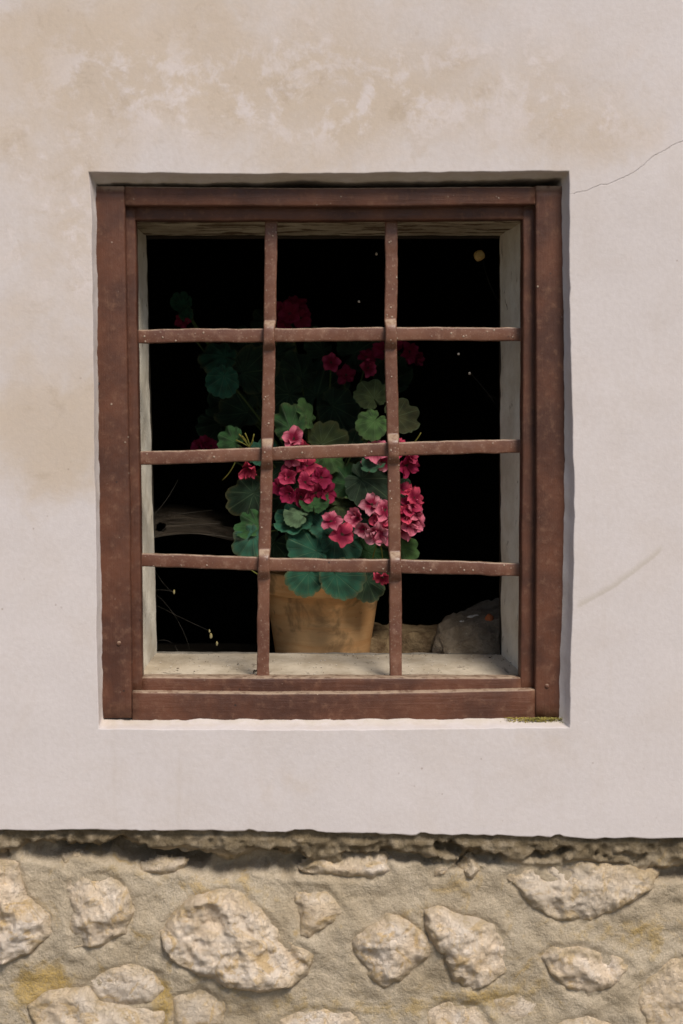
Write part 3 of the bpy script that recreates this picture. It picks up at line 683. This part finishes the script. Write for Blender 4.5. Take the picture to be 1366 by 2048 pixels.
for k, pts in enumerate(VB):
    cr = [P(*HB[h][2 if k == 0 else 4], GD).z for h in range(3)]
    path = resample([P(x, y, GD + 0.008) for x, y in pts], 0.0035); wid = []
    for q in path:
        d = min(abs(q.z - c_) for c_ in cr); bul = float(1 - sstep(0.009, 0.026, np.array([d]))[0])
        q.y -= 0.0155 * bul; wid.append(px_m(25.5) * (1 - 0.10 * bul))
    V, Fc = sweep(path, Vector((1, 0, 0)), wid, 0.011, 0.0028, 3)
    part('vertical_bar', roughen(V, 0.0008, 38, 4, 180 + k), Fc, MAT_IRON, grille)

# ------------------------------------------------------------------ pelargoniums
def leaf_mesh(seed, fold=0.0):
    r_ = random.Random(seed); NA, NR = 108, 6; V, UV, Fc = [], [], []
    a1, a2, p1, p2 = r_.uniform(.07, .15), r_.uniform(.05, .10), r_.random() * 6, r_.random() * 6
    cup = r_.uniform(-0.36, 0.22); dlt = r_.uniform(0.06, 0.22)
    V.append((0, 0, 0)); UV.append((0.5, 0))
    for k in range(1, NR + 1):
        t = k / NR
        for i in range(NA + 1):
            ph = -math.pi + dlt + (math.tau - 2 * dlt) * i / NA
            rr = math.sqrt(1 - .1225 * math.sin(ph) ** 2) + .35 * math.cos(ph)
            ed = min(1, (math.pi - abs(ph) - dlt * 0.2) / 0.45); rr *= 0.55 + 0.45 * max(0, ed) ** 0.6
            lob = abs(math.cos(4.5 * ph)); sc = abs(math.sin(9 * ph))
            rim = rr * (1 + 0.075 * (lob ** .7 - .6) + 0.055 * (sc - .5) + .03 * math.sin(2 * ph + p1))
            q = rim * t
            z = 0.12 * math.cos(9 * ph) * t * q + cup * q * q + a1 * t * t * math.sin(2 * ph + p1) + a2 * t ** 3 * math.sin(5 * ph + p2)
            z += 0.10 * (1 - math.exp(-3.0 * q)) - fold * abs(q * math.sin(ph)) 
            V.append((q * math.cos(ph) - .35, q * math.sin(ph), z)); UV.append((i / NA, t))
    V[0] = (-.35, 0, 0)
    for i in range(NA): Fc.append((0, 1 + i, 2 + i))
    for k in range(NR - 1):
        b0, b1 = 1 + k * (NA + 1), 1 + (k + 1) * (NA + 1)
        for i in range(NA): Fc.append((b0 + i, b1 + i, b1 + i + 1, b0 + i + 1))
    return mk_mesh('leaf', V, Fc, MAT_LEAF, uv=UV)
LEAVES = [leaf_mesh(s, f_) for s, f_ in zip(range(1, 8), (0.12, -0.2, 0.28, -0.1, 0.22, -0.28, 0.05))] + [leaf_mesh(11, 0.55), leaf_mesh(12, -0.5)]
def flower_mesh(seed, opening):
    r_ = random.Random(seed); V, UV, Fc = [], [], []
    npet = 5; NL, NW = 7, 10
    for p in range(npet + (1 if seed % 2 else 0)):
        inner = p >= npet
        a0 = p * math.tau / npet + r_.uniform(-.18, .18); L = r_.uniform(.9, 1.08) * (0.62 if inner else 1); Wd = r_.uniform(.38, .46) * (0.7 if inner else 1)
        el = opening + r_.uniform(-.15, .2) + (0.5 if inner else 0); curl = r_.uniform(0.2, 0.55); rp = r_.random() * 6; tw = r_.uniform(-.3, .3)
        b0 = len(V)
        for i in range(NL + 1):
            t = i / NL; wd = Wd * (math.sin(min(1, t * 1.02 + 0.02) ** 1.15 * math.pi * 0.82) ** 0.75 + 0.02)
            for j in range(NW + 1):
                s = j / NW * 2 - 1
                rr = L * t * (1 - 0.16 * s * s * t) + (0.03 * math.cos(s * 3 + rp) * t)
                h = math.sin(el) * rr - curl * 0.45 * t * t + 0.10 * math.sin(s * 4 + rp) * t * t + 0.05 * math.sin(s * 11 + rp * 2) * t + 0.18 * s * s * t * (1 if not inner else 2) + tw * s * wd * t
                rad = math.cos(el) * rr
                yy = s * wd
                V.append((rad * math.cos(a0) - yy * math.sin(a0), rad * math.sin(a0) + yy * math.cos(a0), h + 0.035 * (p * 2 % 5 - 2)))
                UV.append((j / NW, t))
        for i in range(NL):
            for j in range(NW):
                q = b0 + i * (NW + 1) + j; Fc.append((q, q + NW + 1, q + NW + 2, q + 1))
    return mk_mesh('flower', V, Fc, MAT_PETAL, uv=UV)
FLOWERS = [flower_mesh(s, o) for s, o in ((1, .10), (2, .25), (3, .40), (4, .15), (5, .60), (6, .30), (7, .8), (8, .2), (9, .35), (10, .5))]

def orient(o, n, tipvec, size):
    n = n.normalized(); x = (tipvec - n * tipvec.dot(n)).normalized(); yv = n.cross(x)
    mt = Matrix((x, yv, n)).transposed().to_4x4()
    o.rotation_mode = 'QUATERNION'; o.rotation_quaternion = mt.to_quaternion(); o.scale = (size,) * 3
def rel(o, parent, world):
    o.location = Vector(world) - parent.location

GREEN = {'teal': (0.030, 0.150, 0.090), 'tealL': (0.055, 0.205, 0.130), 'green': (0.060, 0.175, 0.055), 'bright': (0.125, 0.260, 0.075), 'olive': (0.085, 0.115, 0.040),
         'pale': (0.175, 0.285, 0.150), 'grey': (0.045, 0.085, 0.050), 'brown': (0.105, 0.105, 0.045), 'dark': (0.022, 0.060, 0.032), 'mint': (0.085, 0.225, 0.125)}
def leafs(plant, L, crown):
    for k, (cx, cy, dia, dep, tip, nx, nz, col, var) in enumerate(L):
        me = LEAVES[var % len(LEAVES)]
        o = obj('leaf', me, plant); c3 = P(cx, cy, dep); rel(o, plant, c3)
        a = R(tip + rnd.uniform(-15, 15)); n = Vector((nx + rnd.uniform(-.22, .22), -1, nz + rnd.uniform(-.1, .4))); tv = Vector((math.cos(a), 0.0, math.sin(a)))
        sz = px_m(dia / 2, dep) * 1.02
        orient(o, n, tv, sz); g = GREEN[col]; f = rnd.uniform(0.88, 1.12); o.color = (g[0] * f, g[1] * f, g[2] * f, 1)
        # petiole from the crown of the plant to the notch
        nn = n.normalized(); x = (tv - nn * tv.dot(nn)).normalized()
        at = c3 - x * (.35 * sz); mid = (at + crown) / 2 - x * 0.03 + Vector((0, 0.03, 0.02)) - nn * 0.02
        pts = bezier(at - nn * 0.0005, mid, crown, 8)
        inv = (Matrix.LocRotScale(o.location + plant.location, o.rotation_quaternion, o.scale)).inverted()
        V, Fc = tube(pts, [0.0016 + 0.0012 * i / 8 for i in range(9)], 6)
        obj('petiole', mk_mesh('petiole', [inv @ v for v in V], Fc, MAT_STEM), o)
PINK = {'shaded': (0.30, 0.016, 0.065), 'deep': (0.42, 0.025, 0.095), 'crim': (0.60, 0.065, 0.145), 'red': (0.84, 0.10, 0.18), 'pink': (0.90, 0.24, 0.34), 'light': (0.92, 0.38, 0.46)}  # first tint is deep crimson darkened for flowers in the unlit room
def cluster(plant, crown, cx, cy, dep, spots, cols, fd, bud=2, seed=0):
    """spots: (dx, dy, towards camera in m, nx, nz) of each flower round the head's middle"""
    r_ = random.Random(seed + 100); c3 = P(cx, cy, dep)
    st = bezier(c3 + Vector((0, 0.03, -0.01)), (c3 + crown) / 2 + Vector((0, 0.05, 0.03)), crown, 10)
    V, Fc = tube(st, 0.0021, 6)
    for (dx, dy, fw, nx, nz) in spots:
        p = P(cx + dx, cy + dy, dep - fw); n = Vector((nx, -1, nz)).normalized()
        v2, f2 = tube(bezier(c3 + Vector((0, 0.028, -0.008)), c3 + Vector((0, 0.015, 0)), p - n * 0.004, 4), 0.0009, 5)
        b = len(V); V = V + v2; Fc = Fc + [tuple(i + b for i in f) for f in f2]
    h = part('flower_head', V, Fc, MAT_STEM, plant); 
    for k, (dx, dy, fw, nx, nz) in enumerate(spots):
        p = P(cx + dx, cy + dy, dep - fw); f = obj('flower', FLOWERS[r_.randrange(len(FLOWERS))], h)
        f.location = p - plant.location; a = r_.random() * math.tau
        orient(f, Vector((nx + r_.uniform(-.25, .25), -1, nz + r_.uniform(-.2, .3))), Vector((math.cos(a), 0.1, math.sin(a))), px_m(fd / 2, dep) * r_.uniform(0.85, 1.15)); f.scale = (f.scale[0], f.scale[1] * r_.uniform(.85, 1.05), f.scale[2] * r_.uniform(.6, 1.5))
        c_ = PINK[cols[k % len(cols)]]; q = r_.uniform(0.85, 1.1); f.color = (c_[0] * q, c_[1] * q, c_[2] * q, 1)

def lathe(prf, c3, n=72, wob=0.0, s=0):
    rings = [[c3 + Vector((r * math.cos(k * math.tau / n), r * math.sin(k * math.tau / n), z)) for k in range(n)] for r, z in prf]
    V, Fc = loft(rings, True, False)
    return (roughen(V, wob, 14, 4, s) if wob else V), Fc
def pot(plant, c3, hgt, r1, s):
    rb, zr = r1 * 0.70, hgt * 0.80
    body = [(0.001, 0), (rb - .006, 0), (rb, 0.006)] + [(rb + (r1 * 0.93 - rb) * t, hgt * 0.84 * t) for t in [i / 14 for i in range(1, 15)]] + [(r1 * 0.88, hgt * 0.84), (rb * 1.02, hgt * .3)]
    V, Fc = lathe(body, c3, 72, 0.0007, s); b = part('pot', V, Fc, MAT_POT, plant)
    rm = [(r1 * 0.93, zr), (r1 * 0.985, zr + .001), (r1 * 0.995, zr + .005), (r1, hgt - .006), (r1 - .002, hgt - .001), (r1 - .006, hgt), (r1 - .011, hgt - .002), (r1 - .014, hgt - .01), (r1 * .86, zr)]
    V, Fc = lathe(rm, c3, 72, 0.0006, s + 3); part('rim', V, Fc, MAT_POT, b)
    V, Fc = lathe([(r1 * 0.90, hgt - .030), (r1 * 0.5, hgt - .022), (0.001, hgt - .02)], c3, 40, 0.003, s + 5); part('soil', V, Fc, MAT_SOIL, b)

# the front plant
PD = 0.425
pc = P(645, 1300, PD); pc.z = LZ
g1 = thing('potted_geranium', 'pink-flowered geranium in an ochre clay pot close behind the sill', 'potted plant', pc)
rimz = P(645, 1152, PD - .115).z
pot(g1, pc, rimz - LZ, px_m(123, PD), 200)
crown = pc + Vector((0, 0, rimz - LZ + 0.05))
V, Fc = tube([pc + Vector((0, 0, rimz - LZ - .03)), pc + Vector((0.005, 0, rimz - LZ + .02)), crown], [0.008, 0.007, 0.005], 8); part('stem', V, Fc, MAT_STEM, g1)
L1 = [  # cx, cy, diameter px, depth, tip angle, nx, nz, tint, shape
 (608, 1157, 74, .258, 235, -.05, .45, 'teal', 0), (683, 1160, 88, .256, 300, .10, .35, 'teal', 1), (618, 1097, 84, .272, 170, -.05, .65, 'teal', 2),
 (684, 1082, 88, .285, 330, .2, .35, 'teal', 3), (648, 1045, 74, .305, 100, 0, .6, 'tealL', 4), (700, 1045, 70, .315, 60, .2, .5, 'tealL', 5),
 (628, 1001, 58, .285, 95, .1, .55, 'green', 6), (592, 1027, 50, .270, 160, -.2, .75, 'pale', 7), (588, 1046, 76, .300, 200, -.2, .45, 'teal', 1),
 (577, 845, 72, .300, 100, -.3, .25, 'green', 2), (617, 828, 62, .315, 90, 1.6, .2, 'bright', 3), (657, 884, 84, .345, 20, .1, .35, 'olive', 4),
 (741, 788, 66, .325, 110, -.1, .15, 'olive', 5), (743, 850, 62, .282, 225, -.05, .2, 'bright', 0), (804, 830, 76, .315, 10, .35, .15, 'brown', 6),
 (748, 930, 48, .285, 200, -.3, .7, 'mint', 1), (694, 962, 72, .315, 130, -.3, .3, 'green', 2), (738, 968, 96, .300, 330, .1, .15, 'grey', 3),
 (688, 1008, 78, .325, 30, .1, .6, 'olive', 5), (461, 880, 54, .300, 150, -.2, .3, 'green', 4), (499, 1083, 78, .305, 250, -.6, .45, 'tealL', 0),
 (506, 1052, 62, .330, 170, -.4, .6, 'green', 1), (495, 995, 84, .345, 200, -.3, .3, 'dark', 2), (507, 965, 66, .36, 160, -.3, .5, 'olive', 3),
 (524, 905, 62, .335, 130, -.2, .3, 'tealL', 6), (573, 935, 64, .345, 200, 0, .3, 'dark', 5), (660, 918, 58, .315, 300, .1, .55, 'bright', 7),
 (808, 1096, 60, .345, 320, .4, .3, 'bright', 2), (748, 1112, 86, .345, 310, .1, .3, 'green', 3), (738, 1172, 66, .290, 290, .3, .25, 'dark', 0),
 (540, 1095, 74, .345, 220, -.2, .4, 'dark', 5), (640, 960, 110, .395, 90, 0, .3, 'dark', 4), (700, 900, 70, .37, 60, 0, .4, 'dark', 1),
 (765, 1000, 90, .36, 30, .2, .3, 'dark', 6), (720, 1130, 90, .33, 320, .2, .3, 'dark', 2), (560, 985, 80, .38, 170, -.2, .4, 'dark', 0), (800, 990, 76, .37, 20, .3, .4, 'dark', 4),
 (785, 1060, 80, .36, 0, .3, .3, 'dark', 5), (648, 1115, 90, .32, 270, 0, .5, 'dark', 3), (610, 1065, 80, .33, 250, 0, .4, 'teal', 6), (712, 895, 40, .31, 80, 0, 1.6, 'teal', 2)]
leafs(g1, L1, crown)
cluster(g1, crown, 610, 963, .305, [(0, 2, .030, 0, .25), (-33, -8, .022, -.5, .3), (32, -8, .020, .55, .35), (-30, 24, .020, -.5, -.2), (-52, 8, .004, -.9, .1), (4, -30, .008, .1, 1.2), (40, 22, .010, .9, -.1), (-8, 30, .022, -.1, -.5), (20, 22, .020, .4, -.4), (-20, -26, .006, -.3, 1.0)],
        ['crim', 'crim', 'deep', 'deep', 'deep', 'red', 'deep', 'deep'], 52, seed=1)
cluster(g1, crown, 590, 884, .300, [(-2, -6, .026, -.05, .35), (8, 18, .016, .2, -.1), (-8, 28, .012, -.1, -.2)], ['pink', 'red', 'pink'], 54, seed=2)
cluster(g1, crown, 782, 908, .305, [(-30, -4, .022, -.4, .4), (-12, 16, .026, -.2, -.1), (14, -14, .010, .4, .9), (34, 2, .012, .8, .2), (30, 22, .012, .6, -.3), (-36, 14, .012, -.8, .0)], ['pink', 'light', 'red', 'crim', 'deep', 'pink'], 52, seed=3)
cluster(g1, crown, 748, 1040, .290, [(-4, -30, .018, -.1, .8), (22, -20, .018, .3, .5), (-32, -4, .014, -.8, .3), (-20, 18, .018, -.5, -.1), (4, 26, .024, -.1, -.35), (24, 22, .020, .4, -.3), (14, 0, .020, .1, .2)], ['light', 'pink', 'pink', 'light', 'light', 'pink', 'red'], 54, seed=4)
cluster(g1, crown, 815, 1020, .315, [(-8, -38, .010, -.1, 1.0), (12, -24, .012, .6, .6), (16, 2, .014, .9, .2), (10, 26, .014, .6, -.1), (-8, 10, .018, 0, .1), (-10, 34, .010, -.1, -.6), (2, -6, .016, .2, .5)], ['red', 'red', 'pink', 'pink', 'red', 'pink', 'crim'], 52, seed=5)
cluster(g1, crown, 672, 1055, .268, [(-10, -12, .022, -.15, .45), (12, 14, .020, .35, .1)], ['pink', 'red'], 54, seed=6)
cluster(g1, crown, 764, 1152, .285, [(0, 2, .012, 0, -1.2)], ['red'], 44, seed=7)
cluster(g1, crown, 495, 934, .310, [(2, 2, .014, .2, -.9)], ['red'], 46, seed=8)
for sx_, sy_, ex, ey in ((500, 897, 478, 868), (500, 897, 490, 866), (498, 896, 508, 868), (497, 893, 472, 880), (494, 886, 484, 872), (499, 893, 506, 880)):
    V, Fc = tube(bezier(P(sx_, sy_, .295), P((sx_ + ex) / 2 + 3, (sy_ + ey) / 2, .29), P(ex, ey, .287), 5), [.0012] * 5 + [.0016], 5); part('twig', V, Fc, MAT_TWIG, g1)
for pts in ([(745, 1118, .30), (752, 1090, .292), (758, 1075, .29)], [(765, 1118, .30), (764, 1095, .29), (757, 1075, .29)], [(445, 960, .33), (462, 945, .32), (470, 925, .32)], [(812, 900, .33), (832, 885, .325), (842, 865, .32)], [(518, 1150, .30), (500, 1140, .30), (478, 1120, .31)]):
    V, Fc = tube(bezier(*[P(*q) for q in pts], 6), .0012, 5); part('twig', V, Fc, MAT_TWIG, g1)

# the plant behind it, in the dark of the room
QD = 0.74
qc = P(655, 1250, QD); qc.z = LZ
g2 = thing('potted_geranium', 'dim geranium behind the lit one, crimson flowers and leaves coloured darker for shade', 'potted plant', qc)
rz2 = P(560, 1120, QD).z
pot(g2, qc, rz2 - LZ, px_m(100, QD), 220)
crown2 = qc + Vector((0, 0, rz2 - LZ + 0.06))
V, Fc = tube([qc + Vector((0, 0, rz2 - LZ - .03)), crown2], [0.009, 0.006], 8); part('stem', V, Fc, MAT_STEM, g2)
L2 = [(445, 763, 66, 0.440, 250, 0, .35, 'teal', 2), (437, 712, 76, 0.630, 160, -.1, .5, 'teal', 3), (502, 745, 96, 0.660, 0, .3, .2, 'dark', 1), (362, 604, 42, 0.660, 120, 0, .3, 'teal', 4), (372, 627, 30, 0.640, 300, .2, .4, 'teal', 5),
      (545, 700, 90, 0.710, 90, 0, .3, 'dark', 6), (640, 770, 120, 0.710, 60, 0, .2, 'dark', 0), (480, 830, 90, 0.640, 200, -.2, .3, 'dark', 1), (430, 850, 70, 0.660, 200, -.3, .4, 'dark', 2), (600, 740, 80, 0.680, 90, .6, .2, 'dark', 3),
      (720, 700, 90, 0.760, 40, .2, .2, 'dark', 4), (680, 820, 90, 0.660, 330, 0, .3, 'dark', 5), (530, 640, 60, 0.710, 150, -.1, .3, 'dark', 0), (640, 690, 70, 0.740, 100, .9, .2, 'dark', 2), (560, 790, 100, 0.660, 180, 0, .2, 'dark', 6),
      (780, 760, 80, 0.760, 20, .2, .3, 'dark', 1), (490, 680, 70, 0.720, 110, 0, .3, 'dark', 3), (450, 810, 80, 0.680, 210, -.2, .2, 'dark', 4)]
leafs(g2, L2, crown2)  # leaf tints picked dark to stand for the unlit room
cluster(g2, crown2, 580, 628, 0.670, [(0, 0, .03, 0, .3), (-22, -4, .02, -.5, .3), (20, 8, .02, .6, .1), (-8, 22, .02, -.2, -.3), (12, -18, .015, .3, .9)], ['shaded', 'shaded', 'shaded', 'shaded'], 50, seed=11)
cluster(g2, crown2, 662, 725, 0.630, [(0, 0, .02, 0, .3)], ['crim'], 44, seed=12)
cluster(g2, crown2, 692, 750, 0.650, [(0, 0, .02, .1, .2)], ['shaded'], 44, seed=13)
cluster(g2, crown2, 732, 720, 0.640, [(0, -6, .02, .6, .2), (4, 16, .02, .8, -.2)], ['shaded', 'crim'], 40, seed=14)
cluster(g2, crown2, 800, 702, 0.630, [(-30, 0, .02, -.4, .2), (-8, -6, .02, 0, .3), (18, 2, .02, .6, .2), (32, 14, .01, .9, -.2)], ['shaded', 'shaded', 'shaded'], 44, seed=15)
cluster(g2, crown2, 410, 886, 0.590, [(0, 0, .02, 0, .3), (-10, 8, .02, -.5, 0), (12, 6, .01, .5, .1)], ['shaded', 'shaded', 'shaded'], 42, seed=16)
cluster(g2, crown2, 366, 642, 0.660, [(0, 0, .02, 0, -.2)], ['shaded'], 34, seed=17)

# ------------------------------------------------------------------ stones lying on the ledge
def rock(name, label, mat, c3, dims, seed, amp, shear=0.0, n=22, slope=0.0):
    V, Fc = [], []
    for ax in range(3):
        for sg in (-1, 1):
            b = len(V)
            for j in range(n + 1):
                for i in range(n + 1):
                    q = [0, 0, 0]; q[ax] = sg; q[(ax + 1) % 3] = (i / n * 2 - 1) * sg; q[(ax + 2) % 3] = j / n * 2 - 1
                    V.append(q)
            for j in range(n):
                for i in range(n): a = b + j * (n + 1) + i; Fc.append((a, a + 1, a + n + 2, a + n + 1))
    V = np.array(V, float); ln = np.linalg.norm(V, axis=1)[:, None]
    V = V * 0.62 + V / ln * 0.48
    V = V * np.array(dims) / 2; V[:, 2] += dims[2] / 2
    V[:, 0] += shear * (V[:, 1]); V[:, 2] *= 0.86 + slope * V[:, 0] / dims[0] + slope * V[:, 1] / dims[1]
    A = V + np.array(tuple(c3)) * 3
    nrm = V / (np.linalg.norm(V, axis=1)[:, None] + 1e-9)
    V = V + nrm * (amp * (ridged(A, 20, 4, 0.55, seed) - .8) + amp * fbm(A, 9, 3, 0.5, seed + 3))[:, None]
    V[:, 2] -= V[:, 2].min()
    me = mk_mesh(name, V, Fc, mat); me.validate()
    o = obj(name, me, loc=c3); tag(o, label, 'stone'); return o
p = P(942, 1300, .37); p.z = LZ
gr = rock('rough_stone', 'rough grey-brown stone block with pale flecks behind the sill beside the jamb', MAT_GREYROCK, p, (px_m(128, .37), 0.20, P(940, 1232, .37).z - LZ), 301, 0.009, 0.10, slope=0.28)
p2 = P(812, 1300, .50); p2.z = LZ
rock('rubble_stone', 'flat brown rubble stone lying between the clay pot and the grey block', MAT_BROWNROCK, p2, (px_m(190, .50), 0.16, P(812, 1256, .46).z - LZ), 311, 0.011)
def lump(name, c3, r, mat, label, cat, seed, squash=(1, 1, 1)):
    V = []; n = 14
    rings = [[Vector((math.sin(t) * math.cos(a) * squash[0], math.sin(t) * math.sin(a) * squash[1], math.cos(t) * squash[2])) * r for a in [k * math.tau / n for k in range(n)]] for t in [0.02 + (math.pi - .04) * i / 9 for i in range(10)]]
    V, Fc = loft(rings); V = roughen(V, r * 0.16, 0.9 / r, 3, seed)
    return tag(obj(name, mk_mesh(name, V, Fc, mat), loc=c3), label, cat)
from mathutils.bvhtree import BVHTree
_bvh = BVHTree.FromPolygons([v.co + p for v in gr.data.vertices], [tuple(q.vertices) for q in gr.data.polygons])
def on_rock(px, py):                                # where the sight line meets the grey block
    c0 = cam.location; h_ = _bvh.ray_cast(c0, (P(px, py, .3) - c0).normalized())[0]
    return h_ if h_ else P(px, py, .345)
lump('clay_fragment', on_rock(979, 1238), px_m(9, .35), MAT_ORANGE, 'small orange clay fragment on the grey stone block', 'fragment', 5)
for x, y, s in ((925, 1243, 4), (944, 1234, 6), (952, 1231, 4)):
    lump('pale_chip', on_rock(x, y), px_m(s, .32), MAT_PALE, 'tiny pale chip lying on the grey stone block', 'chip', int(x), (1.6, .8, .5))['group'] = 'pale chips on the grey stone'

# ------------------------------------------------------------------ cobwebs
web = thing('cobweb', 'dusty sheet web spun from the left jamb to the geranium leaves', 'cobweb', P(310, 1060, .27))
NX, NY = 60, 24; V, fade, Fc = [], [], []
for j in range(NY + 1):
    for i in range(NX + 1):
        u, v = i / NX, j / NY
        xx = 306 + u * (188 + 30 * v); yy = (1076 - 14 * math.sin(math.pi * min(1, u * 1.15)) * (1 - .3 * u)) + u * 8 - v * (62 - 22 * u)
        V.append(P(xx, yy - 3 * math.sin(u * 9) * v, .268 + .20 * v)); fade.append(float((1 - sstep(0.55, 1.0, np.array([v]))[0] * .95) * (1 - .75 * sstep(0.45, 1.0, np.array([u]))[0])))
for j in range(NY):
    for i in range(NX):
        q = P(0, 0); a = j * (NX + 1) + i
        cxp, cyp = pxy(np.array([tuple(V[a])]))
        if ((cxp[0] - 321) / 11) ** 2 + ((cyp[0] - 1056) / 9) ** 2 < 1: continue
        Fc.append((a, a + 1, a + NX + 2, a + NX + 1))
part('sheet', V, Fc, MAT_SHEET, web, attrs={'fade': fade})
def threads(parent, L, r=0.00013):
    for pts in L:
        Q = [P(*q) for q in pts]
        if len(Q) == 3: Q = bezier(*Q, 10)
        V, Fc = tube(Q, r, 4); part('thread', V, Fc, MAT_SILK, parent)
threads(web, [[(306, 1076, .268), (390, 1056, .268), (492, 1082, .27)], [(330, 1052, .27), (380, 1050, .28), (440, 1046, .30)], [(306, 1030, .30), (330, 1010, .32), (356, 960, .33)], [(355, 1028, .29), (390, 1024, .30), (425, 1020, .31)], [(306, 1076, .268), (318, 1070, .268), (332, 1054, .27)], [(492, 1082, .27), (500, 1080, .28), (520, 1066, .29)]])
web2 = thing('cobweb', 'fine web threads with a round husk below the lintel board', 'cobweb', P(960, 470, .262))
threads(web2, [[(955, 468, .26), (962, 480, .262), (964, 500, .264)], [(966, 520, .264), (975, 570, .262), (998, 604, .255)], [(940, 745, .27), (968, 775, .265), (1001, 822, .256)], [(970, 792, .26), (990, 790, .26), (1001, 806, .256)], [(985, 655, .26), (995, 645, .257), (1003, 640, .254)]])
lump('round_husk', P(959, 511, .262), px_m(11, .26), MAT_HUSK, 'round yellow-brown husk hanging on web threads under the lintel', 'husk', 8, (1, .8, 1.05))
web3 = thing('cobweb', 'wispy torn web in the lower corner by the left jamb', 'cobweb', P(314, 1180, .262))
threads(web3, [[(310, 1140, .26), (325, 1170, .262), (345, 1184, .266)], [(312, 1180, .26), (330, 1178, .262), (350, 1185, .266)], [(314, 1190, .26), (360, 1230, .264), (380, 1300, .262)], [(316, 1282, .26), (330, 1276, .262), (344, 1287, .262)], [(350, 1292, .262), (354, 1300, .262), (358, 1306, .262)], [(312, 1210, .26), (370, 1240, .266), (420, 1262, .268)]], 0.00010)
for x, y, sz in ((422, 1272, 4), (434, 1287, 3.2), (419, 1262, 2.4), (348, 1184, 3)):
    lump('dried_petal', P(x, y, .268), px_m(sz, .27), MAT_DRYPETAL, 'shrivelled pale petal caught in the torn corner web', 'petal', int(y), (.7, .6, 1.5))['group'] = 'petals caught in the web'
for x, y in ((753, 508), (917, 708), (939, 747), (718, 603)):
    lump('dust_mote', P(x, y, .265), px_m(2.6, .26), MAT_PALE, 'white speck of fluff hanging in the dark opening', 'speck', x)['group'] = 'specks hanging in the opening'

# ------------------------------------------------------------------ grit on the sill, moss in the corner
def crumbs(name, spots, mat, label, cat, seed):
    r_ = random.Random(seed); V, Fc = [], []
    for (p, r) in spots:
        b = len(V)
        for (x, y, z) in ((1, 0, 0), (-1, 0, 0), (0, 1, 0), (0, -1, 0), (0, 0, 1), (0, 0, -1)): V.append(p + Vector((x * r_.uniform(.6, 1.4), y * r_.uniform(.6, 1.4), z * r_.uniform(.4, .9))) * r)
        Fc += [tuple(b + i for i in f) for f in ((0, 2, 4), (2, 1, 4), (1, 3, 4), (3, 0, 4), (2, 0, 5), (1, 2, 5), (3, 1, 5), (0, 3, 5))]
    return tag(obj(name, mk_mesh(name, V, Fc, mat, False)), label, cat, kind='stuff')
def on_sill():
    t = rnd.random() ** 1.7; x = rnd.uniform(300, 1030); y = 1308 + 46 * t
    return P(x, y, JB - (JB - JF) * t)
crumbs('sill_grit', [(on_sill(), rnd.uniform(.0004, .0012) * (1 + (rnd.random() < .06) * 1.5)) for _ in range(170)] + [(P(510 + rnd.uniform(-9, 9), 1343 + rnd.uniform(-3, 3), .115), rnd.uniform(.0015, .003)) for _ in range(14)], MAT_GRIT, 'dark grit and crumbs scattered over the dusty sill', 'grit', 4)
crumbs('pale_grit', [(on_sill(), rnd.uniform(.0006, .0018)) for _ in range(200)], MAT_PALE, 'pale grains scattered over the dusty sill', 'grit', 5)
crumbs('moss', [(P(rnd.triangular(1000, 1132, 1090), rnd.triangular(1434, 1446, 1437), .022 + rnd.random() * .012), rnd.uniform(.0007, .0018)) for _ in range(900)], MAT_MOSS, 'yellow-green moss in the lower corner of the recess', 'moss', 6)
